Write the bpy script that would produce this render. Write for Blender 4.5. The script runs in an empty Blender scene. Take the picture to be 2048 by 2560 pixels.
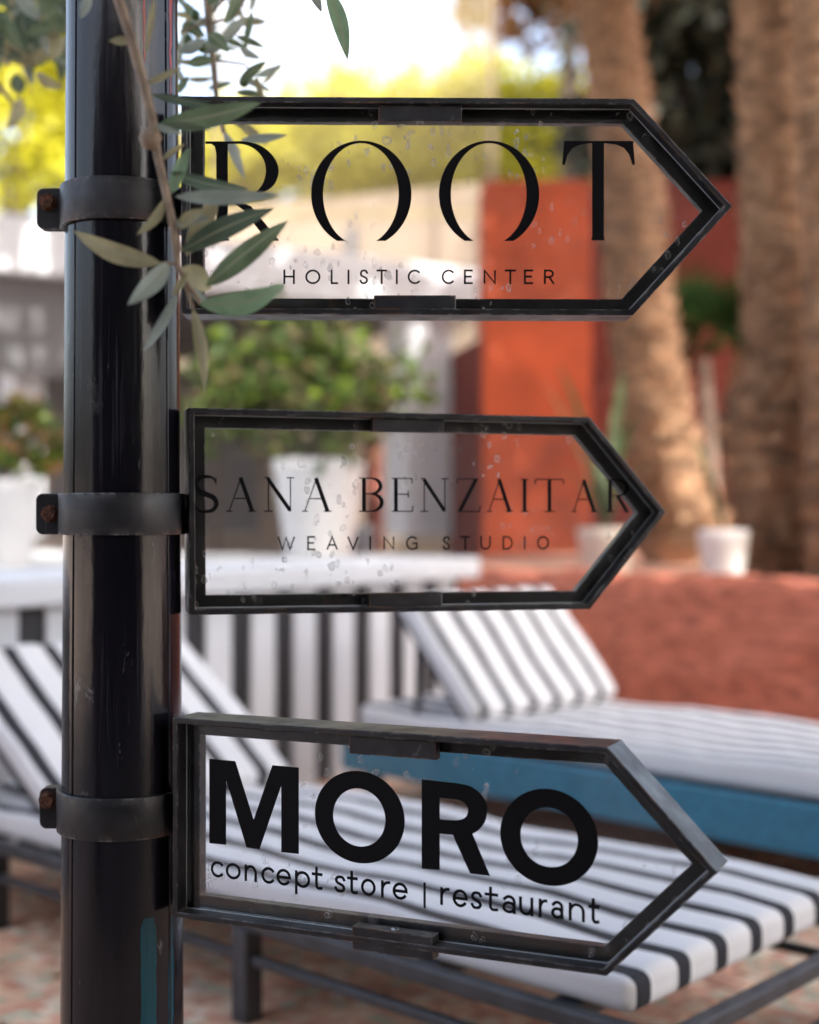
import bpy, math, random
import numpy as np
from mathutils import Vector, Matrix
R = math.radians
random.seed(7)
RNG = np.random.default_rng(7)
SC = bpy.context.scene
COL = SC.collection

# ---------------------------------------------------------------- camera, sky, sun, exposure
HC = 1.012                     # eye height
FPX = 3500.0                   # focal length in pixels of the 2048 x 2560 picture
K = 1.15                       # scale of the courtyard behind the signs
S = 1.5                        # scale of the post, signs and twigs in front
cam_d = bpy.data.cameras.new('camera')
cam = bpy.data.objects.new('camera', cam_d); COL.objects.link(cam)
cam.location = (0, 0, HC); cam.rotation_euler = (R(90), 0, 0)
cam_d.sensor_fit = 'VERTICAL'; cam_d.sensor_height = 36.0; cam_d.sensor_width = 28.8
cam_d.lens = FPX / 2560 * 36.0
cam_d.clip_start = 0.05; cam_d.clip_end = 2000
cam_d.dof.use_dof = True; cam_d.dof.focus_distance = 1.125 * S; cam_d.dof.aperture_fstop = 1.95
SC.camera = cam

SUN_EL, SUN_AZ = 50.0, 150.0   # azimuth of the sun, clockwise from +Y: behind the camera, to the right
world = bpy.data.worlds.new('World'); SC.world = world; world.use_nodes = True
wn = world.node_tree.nodes; wl_ = world.node_tree.links
sky = wn.new('ShaderNodeTexSky'); sky.sky_type = 'NISHITA'; sky.sun_disc = False
sky.sun_elevation = R(SUN_EL); sky.sun_rotation = R(SUN_AZ)
sky.air_density = 1.0; sky.dust_density = 8.0; sky.ozone_density = 0.6
wn['Background'].inputs[1].default_value = 0.15
hs = wn.new('ShaderNodeHueSaturation'); hs.inputs['Saturation'].default_value = .85   # thin bright haze pales the whole sky
wl_.new(sky.outputs[0], hs.inputs['Color']); wl_.new(hs.outputs[0], wn['Background'].inputs[0])
sun_d = bpy.data.lights.new('sun', 'SUN'); sun_d.energy = 2.2; sun_d.angle = R(0.5); sun_d.color = (1, .95, .87)
sun = bpy.data.objects.new('sun', sun_d); COL.objects.link(sun)
to_sun = Vector((math.sin(R(SUN_AZ)) * math.cos(R(SUN_EL)), math.cos(R(SUN_AZ)) * math.cos(R(SUN_EL)), math.sin(R(SUN_EL))))
sun.rotation_euler = (-to_sun).to_track_quat('-Z', 'Y').to_euler()
SC.view_settings.view_transform = 'Standard'; SC.view_settings.look = 'None'
SC.view_settings.exposure = 2.42; SC.view_settings.gamma = 1.0
SC.cycles.use_denoising = True
SC.cycles.max_bounces = 10; SC.cycles.transparent_max_bounces = 16
SC.cycles.caustics_reflective = False; SC.cycles.caustics_refractive = False
SC.cycles.sample_clamp_indirect = 6.0

# ---------------------------------------------------------------- helpers
def P(u, v, Y):                # where the sight line of a picture point meets depth Y
    return Vector(((u - 1024) / FPX * Y, Y, HC - (v - 1280) / FPX * Y))
def Q(x, y, drop):             # courtyard plan point, drop below eye level
    return Vector((K * x, K * y, HC - K * drop))

def mat(name, base=(.5, .5, .5), rough=.6, metal=0, spec=.5, coat=0, bump=0, bscale=40, var=0, vscale=6, coords='Object', stretch=(1, 1, 1), trans=0):
    m = bpy.data.materials.new(name); m.use_nodes = True
    nt = m.node_tree; n = nt.nodes; l = nt.links
    b = n['Principled BSDF']
    b.inputs['Base Color'].default_value = (*base, 1); b.inputs['Roughness'].default_value = rough
    b.inputs['Metallic'].default_value = metal; b.inputs['Specular IOR Level'].default_value = spec
    b.inputs['Coat Weight'].default_value = coat
    if var or bump:
        tc = n.new('ShaderNodeTexCoord'); mp = n.new('ShaderNodeMapping')
        mp.inputs['Scale'].default_value = stretch
        l.new(tc.outputs[coords], mp.inputs[0])
    if var:
        nz = n.new('ShaderNodeTexNoise'); nz.inputs['Scale'].default_value = vscale; nz.inputs['Detail'].default_value = 5
        l.new(mp.outputs[0], nz.inputs[0])
        mx = n.new('ShaderNodeMix'); mx.data_type = 'RGBA'
        mr = n.new('ShaderNodeMapRange'); mr.inputs[1].default_value = .3; mr.inputs[2].default_value = .7
        l.new(nz.outputs[0], mr.inputs[0]); l.new(mr.outputs[0], mx.inputs[0])
        mx.inputs[6].default_value = tuple(max(0, c * (1 - var)) for c in base) + (1,)
        mx.inputs[7].default_value = tuple(min(1, c * (1 + var)) for c in base) + (1,)
        l.new(mx.outputs[2], b.inputs['Base Color'])
    if bump:
        nz2 = n.new('ShaderNodeTexNoise'); nz2.inputs['Scale'].default_value = bscale; nz2.inputs['Detail'].default_value = 6
        l.new(mp.outputs[0], nz2.inputs[0])
        bp = n.new('ShaderNodeBump'); bp.inputs['Strength'].default_value = bump; bp.inputs['Distance'].default_value = .01
        l.new(nz2.outputs[0], bp.inputs['Height']); l.new(bp.outputs[0], b.inputs['Normal'])
    if trans:                  # leaf-like light passing through
        tr = n.new('ShaderNodeBsdfTranslucent'); tr.inputs[0].default_value = (*base, 1)
        if var: l.new(mx.outputs[2], tr.inputs[0])
        ms = n.new('ShaderNodeMixShader'); ms.inputs[0].default_value = trans
        l.new(b.outputs[0], ms.inputs[1]); l.new(tr.outputs[0], ms.inputs[2])
        l.new(ms.outputs[0], n['Material Output'].inputs[0])
    return m

class MB:
    def __init__(self): self.v = []; self.f = []; self.m = []
    def add(self, vs, fs, mi=0):
        o = len(self.v); self.v += [tuple(p) for p in vs]
        self.f += [tuple(i + o for i in f) for f in fs]; self.m += [mi] * len(fs); return self
    def box(self, a, b, mi=0):
        (x0, y0, z0), (x1, y1, z1) = a, b
        return self.add([(x0, y0, z0), (x1, y0, z0), (x1, y1, z0), (x0, y1, z0), (x0, y0, z1), (x1, y0, z1), (x1, y1, z1), (x0, y1, z1)],
                        [(0, 3, 2, 1), (4, 5, 6, 7), (0, 1, 5, 4), (1, 2, 6, 5), (2, 3, 7, 6), (3, 0, 4, 7)], mi)
    def bar(self, p, q, w, h, up=(0, 0, 1), mi=0):       # square bar from p to q
        p = Vector(p); q = Vector(q); d = (q - p).normalized(); up = Vector(up)
        s = d.cross(up)
        if s.length < 1e-4: s = d.cross(Vector((1, 0, 0)))
        s.normalize(); t = s.cross(d)
        vs = [c + s * (w / 2) * i + t * (h / 2) * j for c in (p, q) for i, j in ((-1, -1), (1, -1), (1, 1), (-1, 1))]
        return self.add(vs, [(3, 2, 1, 0), (4, 5, 6, 7), (0, 1, 5, 4), (1, 2, 6, 5), (2, 3, 7, 6), (3, 0, 4, 7)], mi)
    def tube(self, pts, rad, n=10, caps=True, mi=0):
        pts = [Vector(p) for p in pts]
        if not hasattr(rad, '__len__'): rad = [rad] * len(pts)
        vs = []; ref = None
        for i, p in enumerate(pts):
            d = (pts[min(i + 1, len(pts) - 1)] - pts[max(i - 1, 0)]).normalized()
            if ref is None: ref = d.orthogonal()
            ref = (ref - d * ref.dot(d)).normalized(); b = d.cross(ref)
            vs += [p + (ref * math.cos(a) + b * math.sin(a)) * rad[i] for a in (2 * math.pi * k / n for k in range(n))]
        fs = [(i * n + k, i * n + (k + 1) % n, (i + 1) * n + (k + 1) % n, (i + 1) * n + k) for i in range(len(pts) - 1) for k in range(n)]
        if caps: fs += [tuple(range(n - 1, -1, -1)), tuple(range((len(pts) - 1) * n, len(pts) * n))]
        return self.add(vs, fs, mi)
    def lathe(self, prof, c=(0, 0, 0), n=32, mi=0):      # profile of (r, z)
        c = Vector(c)
        vs = [c + Vector((r * math.cos(2 * math.pi * k / n), r * math.sin(2 * math.pi * k / n), z)) for r, z in prof for k in range(n)]
        fs = [(i * n + k, i * n + (k + 1) % n, (i + 1) * n + (k + 1) % n, (i + 1) * n + k) for i in range(len(prof) - 1) for k in range(n)]
        return self.add(vs, fs, mi)
    def ring(self, outer, inner, y0, y1, mi=0):          # prism ring in the local xz plane from depth y0 to y1
        n = len(outer)
        vs = [(x, y, z) for (poly, y) in ((outer, y0), (inner, y0), (outer, y1), (inner, y1)) for x, z in poly]
        fs = []
        for i in range(n):
            j = (i + 1) % n
            fs += [(i, j, n + j, n + i), (2 * n + j, 2 * n + i, 3 * n + i, 3 * n + j), (j, i, 2 * n + i, 2 * n + j), (n + i, n + j, 3 * n + j, 3 * n + i)]
        return self.add(vs, fs, mi)
    def slab(self, poly, y0, y1, mi=0):                  # prism of a polygon in xz
        n = len(poly); vs = [(x, y, z) for y in (y0, y1) for x, z in poly]
        fs = [tuple(range(n)), tuple(range(2 * n - 1, n - 1, -1))] + [(i + n, (i + 1) % n + n, (i + 1) % n, i) for i in range(n)]
        return self.add(vs, fs, mi)
    def build(self, name, mats, parent=None, world=False, smooth=False, bevel=0, segs=2, recalc=True, loc=None):
        me = bpy.data.meshes.new(name)
        vs = self.v
        if world and parent is not None:
            root = parent
            while root.parent is not None: root = root.parent
            inv = (Matrix.Translation(root.location) @ root.rotation_euler.to_matrix().to_4x4()).inverted()
            vs = [inv @ Vector(p) for p in vs]
        elif loc is not None:
            vs = [Vector(p) - Vector(loc) for p in vs]
        me.from_pydata([tuple(p) for p in vs], [], self.f)
        for mm in (mats if isinstance(mats, (list, tuple)) else [mats]): me.materials.append(mm)
        if any(self.m): me.polygons.foreach_set('material_index', self.m)
        if recalc:
            import bmesh
            bm = bmesh.new(); bm.from_mesh(me); bmesh.ops.recalc_face_normals(bm, faces=bm.faces); bm.to_mesh(me); bm.free()
        if smooth: me.polygons.foreach_set('use_smooth', [True] * len(me.polygons))
        o = bpy.data.objects.new(name, me); COL.objects.link(o)
        if parent is not None: o.parent = parent
        if loc is not None: o.location = loc
        if bevel:
            b = o.modifiers.new('bevel', 'BEVEL'); b.width = bevel; b.segments = segs; b.limit_method = 'ANGLE'; b.angle_limit = R(35)
            b.harden_normals = False
        return o

def thing(name, label, cat, loc=(0, 0, 0), rz=0, group=None):
    o = bpy.data.objects.new(name, None); COL.objects.link(o); o.empty_display_size = .1
    o.location = loc; o.rotation_euler = (0, 0, rz); o['label'] = label; o['category'] = cat
    if group: o['group'] = group
    return o
def tag(o, label, cat, group=None):
    o['label'] = label; o['category'] = cat
    if group: o['group'] = group
    return o
def structure(o): o['kind'] = 'structure'; return o

def offset_poly(poly, d):      # inward offset of a clockwise or anticlockwise convex polygon
    n = len(poly); area = sum(poly[i][0] * poly[(i + 1) % n][1] - poly[(i + 1) % n][0] * poly[i][1] for i in range(n))
    sg = 1 if area > 0 else -1; out = []
    for i in range(n):
        a, b, c = (Vector(poly[(i + k) % n]) for k in (-1, 0, 1))
        e1 = (b - a).normalized(); e2 = (c - b).normalized()
        n1 = Vector((-e1.y, e1.x)) * sg; n2 = Vector((-e2.y, e2.x)) * sg
        k = (n1 + n2) / (1 + n1.dot(n2))
        out.append(tuple(b + k * d))
    return out

def rounded_box(hx, hy, hz, r, nx, ny, nz, fn=None):     # grid box with rounded edges, centred; fn reshapes points
    b = MB()
    def face(ax, sgn):
        o = [0, 1, 2]; o.remove(ax); cnt = [nx, ny, nz]; half = [hx, hy, hz]
        na, nb = cnt[o[0]], cnt[o[1]]; vs = []
        for i in range(na + 1):
            for j in range(nb + 1):
                p = [0, 0, 0]; p[ax] = sgn * half[ax]
                for axis, t, nn in ((o[0], i, na), (o[1], j, nb)):
                    h = half[axis]
                    if nn >= 10:            # extra rows near the rim
                        e = [-h, -h + .3 * r, -h + .6 * r]
                        inner = [-h + r + (2 * h - 2 * r) * q / (nn - 6) for q in range(nn - 5)]
                        g = e + inner + [-x for x in reversed(e)]; p[axis] = g[t]
                    else: p[axis] = -h + 2 * h * t / nn
                q = Vector([max(-half[k] + r, min(half[k] - r, p[k])) for k in range(3)])
                d = Vector(p) - q
                if d.length > 1e-9: p = q + d.normalized() * r
                vs.append(Vector(p))
        fs = [(i * (nb + 1) + j, (i + 1) * (nb + 1) + j, (i + 1) * (nb + 1) + j + 1, i * (nb + 1) + j + 1) for i in range(na) for j in range(nb)]
        b.add([fn(v) if fn else v for v in vs], fs)
    for ax in range(3):
        for s in (-1, 1): face(ax, s)
    return b

def leaves(centers, size, aspect=.4, spread=1.0, droop=0.0, seed=1, fold=.25):
    """numpy leaf cloud: two-triangle folded rhombs; returns verts, faces"""
    g = np.random.default_rng(seed); n = len(centers)
    d = g.normal(size=(n, 3)); d[:, 2] = d[:, 2] * spread - droop; d /= np.linalg.norm(d, axis=1, keepdims=True)
    a = g.normal(size=(n, 3)); w = np.cross(d, a); w /= np.linalg.norm(w, axis=1, keepdims=True); nn = np.cross(w, d)
    L = size * g.uniform(.6, 1.3, (n, 1)); W = L * aspect * .5
    c = np.asarray(centers)
    v = np.stack([c - d * L / 2, c + w * W + nn * W * fold, c + d * L / 2, c - w * W + nn * W * fold], 1).reshape(-1, 3)
    f = np.arange(n)[:, None] * 4 + np.array([[0, 1, 2, 0, 2, 3]]); f = f.reshape(-1, 3)
    return v, f
def cloud_obj(name, v, f, m, parent=None, loc=(0, 0, 0)):
    me = bpy.data.meshes.new(name)
    v = np.asarray(v, dtype=np.float32) - np.array(loc, dtype=np.float32)
    me.vertices.add(len(v)); me.vertices.foreach_set('co', v.ravel())
    me.loops.add(len(f) * 3); me.loops.foreach_set('vertex_index', np.asarray(f, dtype=np.int32).ravel())
    me.polygons.add(len(f)); me.polygons.foreach_set('loop_start', np.arange(0, len(f) * 3, 3, dtype=np.int32))
    me.update(calc_edges=True); me.validate()
    me.materials.append(m)
    o = bpy.data.objects.new(name, me); COL.objects.link(o)
    if parent is not None: o.parent = parent
    return o
def blob_points(c, r, n, seed=0, clumps=0, csize=.3, hollow=.3):
    g = np.random.default_rng(seed)
    def inball(k):
        d = g.normal(size=(k, 3)); d /= np.linalg.norm(d, axis=1, keepdims=True)
        return d * (g.uniform(hollow ** 3, 1, (k, 1)) ** (1 / 3))
    r = np.array(r); c = np.array(c)
    if clumps:
        cc = inball(clumps) * r; pick = g.integers(0, clumps, n)
        d = g.normal(size=(n, 3)) * .55
        return c + cc[pick] + d * csize * g.uniform(.6, 1.4, (clumps, 1))[pick]
    return c + inball(n) * r

# ---------------------------------------------------------------- materials
def metal_paint(name, base, rough, rust=.0, streak=False, scr=1.0, edge=False, spec=.5):
    m = bpy.data.materials.new(name); m.use_nodes = True; nt = m.node_tree; n = nt.nodes; l = nt.links; b = n['Principled BSDF']
    tc = n.new('ShaderNodeTexCoord')
    def noise(scale, detail=4, st=(1, 1, 1), rough_=.55, dist=0):
        mp = n.new('ShaderNodeMapping'); mp.inputs['Scale'].default_value = st; l.new(tc.outputs['Object'], mp.inputs[0])
        z = n.new('ShaderNodeTexNoise'); z.inputs['Scale'].default_value = scale; z.inputs['Detail'].default_value = detail
        z.inputs['Roughness'].default_value = rough_; z.inputs['Distortion'].default_value = dist
        l.new(mp.outputs[0], z.inputs[0]); return z.outputs[0]
    def rng(x, a, b_, c=0., d=1.):
        r = n.new('ShaderNodeMapRange'); r.inputs[1].default_value = a; r.inputs[2].default_value = b_; r.inputs[3].default_value = c; r.inputs[4].default_value = d
        l.new(x, r.inputs[0]); return r.outputs[0]
    def mixc(f, a, c):
        x = n.new('ShaderNodeMix'); x.data_type = 'RGBA'; l.new(f, x.inputs[0])
        for s, k in ((6, a), (7, c)):
            if isinstance(k, tuple): x.inputs[s].default_value = (*k, 1)
            else: l.new(k, x.inputs[s])
        return x.outputs[2]
    def mul(a, b_):
        x = n.new('ShaderNodeMath'); x.operation = 'MULTIPLY'; l.new(a, x.inputs[0])
        if isinstance(b_, float): x.inputs[1].default_value = b_
        else: l.new(b_, x.inputs[1])
        return x.outputs[0]
    st = (9, 9, .5) if streak else (1, 1, 1)
    c = mixc(rng(noise(9 if streak else 30, 5, st), .35, .7), tuple(k * .7 for k in base), tuple(k * 1.6 for k in base))
    # pale scuffs and scratches
    scuff = mul(rng(noise(30, 9, (1, 1, .45) if streak else (1, 1, 1), .72, .6), .62, .68), rng(noise(6, 2), .50, .6))
    c = mixc(mul(scuff, .42 * scr), c, (.30, .31, .33))
    flecks = mul(mul(rng(noise(70, 7, (1, 1, .3), .7, .8), .66, .70), rng(noise(5, 2), .48, .56)), .30 * scr)
    c = mixc(flecks, c, (.4, .4, .4))
    if streak:                 # fine vertical rubbing marks
        c = mixc(mul(mul(rng(noise(150, 4, (1, 1, .02)), .56, .70), rng(noise(5, 3, (1, 1, .6)), .46, .62)), .16), c, (.20, .21, .25))
    if rust:
        rmask = mul(rng(noise(16, 7, (1, 1, 1), .65), .60, .70), rng(noise(5, 2), .5, .62))
        c = mixc(mul(rmask, rust), c, (.16, .055, .018))
    if edge:
        ao = n.new('ShaderNodeAmbientOcclusion'); ao.inputs['Distance'].default_value = .011; ao.samples = 4; ao.only_local = True
        dust = mul(rng(ao.outputs['AO'], .80, .40), rng(noise(20, 4), .42, .60))
        c = mixc(mul(dust, .7), c, (.19, .115, .055))
        bv = n.new('ShaderNodeBevel'); bv.samples = 4; bv.inputs['Radius'].default_value = .0028
        ge = n.new('ShaderNodeNewGeometry'); dp = n.new('ShaderNodeVectorMath'); dp.operation = 'DOT_PRODUCT'
        l.new(bv.outputs[0], dp.inputs[0]); l.new(ge.outputs['True Normal'], dp.inputs[1])
        em = rng(dp.outputs['Value'], .992, .94)
        c = mixc(mul(mul(em, rng(noise(40, 6, (1, 1, 1), .7), .50, .58)), .85), c, (.30, .29, .29))
        c = mixc(mul(mul(em, rng(noise(14, 4), .54, .62)), .7), c, (.22, .09, .03))
        sz = n.new('ShaderNodeSeparateXYZ'); l.new(ge.outputs['Normal'], sz.inputs[0])      # dust settled on ledges
        c = mixc(mul(mul(rng(sz.outputs[2], .6, .95), rng(noise(9, 6), .38, .66)), .30), c, (.25, .24, .23))
        smear = rng(noise(12, 6, (1, 1, 1), .6), .52, .72)
        c = mixc(mul(smear, .10), c, (.22, .21, .21))
    l.new(c, b.inputs['Base Color']); b.inputs['Specular IOR Level'].default_value = spec
    l.new(rng(noise(26, 5, st), .3, .75, rough * .75, rough * 1.5), b.inputs['Roughness'])
    bp = n.new('ShaderNodeBump'); bp.inputs['Strength'].default_value = .12; bp.inputs['Distance'].default_value = .002
    l.new(noise(120, 4, (1, 1, .3) if streak else (1, 1, 1)), bp.inputs['Height']); l.new(bp.outputs[0], b.inputs['Normal'])
    return m
M = {}
M['pole'] = metal_paint('pole_black_enamel', (.0065, .006, .010), .15, streak=True, scr=1.1, spec=.42)
M['frame'] = metal_paint('sign_frame_black_paint', (.016, .017, .021), .35, rust=.85, scr=.9, edge=True, spec=.42)
M['clamp'] = metal_paint('clamp_black_paint', (.016, .0165, .021), .42, rust=.7, scr=1., edge=True, spec=.42)
M['rust'] = mat('rusty_bolt', (.13, .055, .032), .85, .2, bump=.6, bscale=300, var=.6, vscale=200)
M['screw'] = mat('zinc_screw', (.35, .36, .38), .35, .9, bump=.2, bscale=400)
M['vinyl'] = mat('black_vinyl', (.004, .004, .006), .6, spec=.12)
M['white'] = mat('white_paint', (.64, .67, .72), .7, var=.05, vscale=3, bump=.15, bscale=25)
M['whitepot'] = mat('white_glazed_pot', (.70, .70, .70), .45, var=.05, vscale=5)
M['black'] = mat('black_slat_paint', (.018, .018, .022), .55)
M['tube'] = mat('dark_steel_tube', (.045, .047, .055), .42, var=.3, vscale=20)
M['blue'] = mat('majorelle_blue_board', (.030, .175, .28), .5, var=.25, vscale=7, bump=.2, bscale=30, stretch=(1, 6, 6))
M['terracotta'] = mat('red_earth_plaster', (.53, .160, .095), .9, var=.42, vscale=11, bump=1., bscale=22, stretch=(1, 1, 3.2))
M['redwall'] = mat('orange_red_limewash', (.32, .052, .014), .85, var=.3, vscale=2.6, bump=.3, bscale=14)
M['redwall_shade'] = mat('shaded_red_limewash', (.105, .015, .008), .9, var=.25, vscale=2.5, bump=.3, bscale=14)  # shade on the red wall put into a darker base colour
M['cream'] = mat('cream_render', (.30, .235, .18), .85, var=.06, vscale=1.5)
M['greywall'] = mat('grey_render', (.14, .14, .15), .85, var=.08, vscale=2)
M['darkroom'] = mat('dark_wood_door', (.06, .03, .018), .6, var=.4, vscale=3)
M['soil'] = mat('dry_soil', (.30, .15, .10), .95, var=.4, vscale=6, bump=.8, bscale=15)
M['bark'] = mat('palm_bark', (.28, .17, .10), .95, var=.6, vscale=7, bump=1., bscale=18, stretch=(1, 1, 3))
M['twig'] = mat('olive_twig', (.30, .23, .17), .8, var=.3, vscale=60, bump=.3, bscale=200)
M['trunk'] = mat('tree_trunk', (.12, .09, .07), .95, var=.4, vscale=5, bump=.9, bscale=12)
for k_, c_ in (('olive_green', (.155, .220, .125)), ('olive_grey', (.35, .41, .36)), ('olive_tan', (.36, .33, .185)), ('olive_pale', (.26, .41, .25)), ('olive_dark', (.105, .150, .105))):
    M[k_] = mat(k_ + '_leaf', c_, .5, spec=.35, var=.25, vscale=30, trans=.42)
def add_midrib(m):             # pale central vein
    nt = m.node_tree; n = nt.nodes; l = nt.links; uv = n.new('ShaderNodeUVMap'); uv.uv_map = 'UVMap'; sp = n.new('ShaderNodeSeparateXYZ'); l.new(uv.outputs[0], sp.inputs[0])
    a = n.new('ShaderNodeMath'); a.operation = 'SUBTRACT'; a.inputs[1].default_value = .5; l.new(sp.outputs[0], a.inputs[0])
    b = n.new('ShaderNodeMath'); b.operation = 'ABSOLUTE'; l.new(a.outputs[0], b.inputs[0])
    r = n.new('ShaderNodeMapRange'); r.inputs[1].default_value = .075; r.inputs[2].default_value = .03; r.inputs[3].default_value = 0; r.inputs[4].default_value = .75; l.new(b.outputs[0], r.inputs[0])
    src = n['Principled BSDF'].inputs['Base Color'].links[0].from_socket; mx = n.new('ShaderNodeMix'); mx.data_type = 'RGBA'; l.new(r.outputs[0], mx.inputs[0]); l.new(src, mx.inputs[6]); mx.inputs[7].default_value = (.34, .36, .24, 1)
    for x in n:
        if x.type == 'BSDF_PRINCIPLED': l.new(mx.outputs[2], x.inputs['Base Color'])
        if x.type == 'BSDF_TRANSLUCENT': l.new(mx.outputs[2], x.inputs[0])
for k_ in ('olive_green', 'olive_grey', 'olive_tan', 'olive_pale', 'olive_dark'): add_midrib(M[k_])
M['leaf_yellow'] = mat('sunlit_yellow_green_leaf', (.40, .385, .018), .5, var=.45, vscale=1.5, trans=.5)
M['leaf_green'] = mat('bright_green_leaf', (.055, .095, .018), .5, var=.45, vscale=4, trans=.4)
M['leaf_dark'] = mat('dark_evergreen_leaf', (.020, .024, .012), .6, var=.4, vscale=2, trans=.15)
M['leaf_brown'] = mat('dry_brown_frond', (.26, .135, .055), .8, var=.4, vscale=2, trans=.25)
M['leaf_olive_crown'] = mat('olive_crown_leaf', (.075, .095, .055), .6, var=.3, vscale=2, trans=.1)
M['palm_leaf'] = mat('palm_frond_leaf', (.032, .065, .016), .5, var=.3, vscale=3, trans=.25)

def striped(name, pitch, frac, phase):
    m = mat(name, (.80, .80, .81), .9); nt = m.node_tree; n = nt.nodes; l = nt.links; b = n['Principled BSDF']
    tc = n.new('ShaderNodeTexCoord'); sx = n.new('ShaderNodeSeparateXYZ'); l.new(tc.outputs['Object'], sx.inputs[0])
    ad = n.new('ShaderNodeMath'); ad.operation = 'ADD'; ad.inputs[1].default_value = phase + 10 * pitch; l.new(sx.outputs[0], ad.inputs[0])
    dv = n.new('ShaderNodeMath'); dv.operation = 'DIVIDE'; dv.inputs[1].default_value = pitch; l.new(ad.outputs[0], dv.inputs[0])
    fr = n.new('ShaderNodeMath'); fr.operation = 'FRACT'; l.new(dv.outputs[0], fr.inputs[0])
    lt = n.new('ShaderNodeMath'); lt.operation = 'LESS_THAN'; lt.inputs[1].default_value = frac; l.new(fr.outputs[0], lt.inputs[0])
    nz = n.new('ShaderNodeTexNoise'); nz.inputs['Scale'].default_value = 9; l.new(tc.outputs['Object'], nz.inputs[0])
    wx = n.new('ShaderNodeMix'); wx.data_type = 'RGBA'; wx.inputs[6].default_value = (.68, .68, .70, 1); wx.inputs[7].default_value = (.77, .77, .78, 1); l.new(nz.outputs[0], wx.inputs[0])
    mx = n.new('ShaderNodeMix'); mx.data_type = 'RGBA'; l.new(lt.outputs[0], mx.inputs[0]); l.new(wx.outputs[2], mx.inputs[6]); mx.inputs[7].default_value = (.022, .022, .028, 1)
    l.new(mx.outputs[2], b.inputs['Base Color'])
    n2 = n.new('ShaderNodeTexNoise'); n2.inputs['Scale'].default_value = 400; l.new(tc.outputs['Object'], n2.inputs[0])
    bp = n.new('ShaderNodeBump'); bp.inputs['Strength'].default_value = .3; bp.inputs['Distance'].default_value = .002; l.new(n2.outputs[0], bp.inputs['Height']); l.new(bp.outputs[0], b.inputs['Normal'])
    return m
PITCH = .1215; BLK = .33
M['stripe'] = striped('striped_canvas', PITCH, BLK, -.016)

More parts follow.
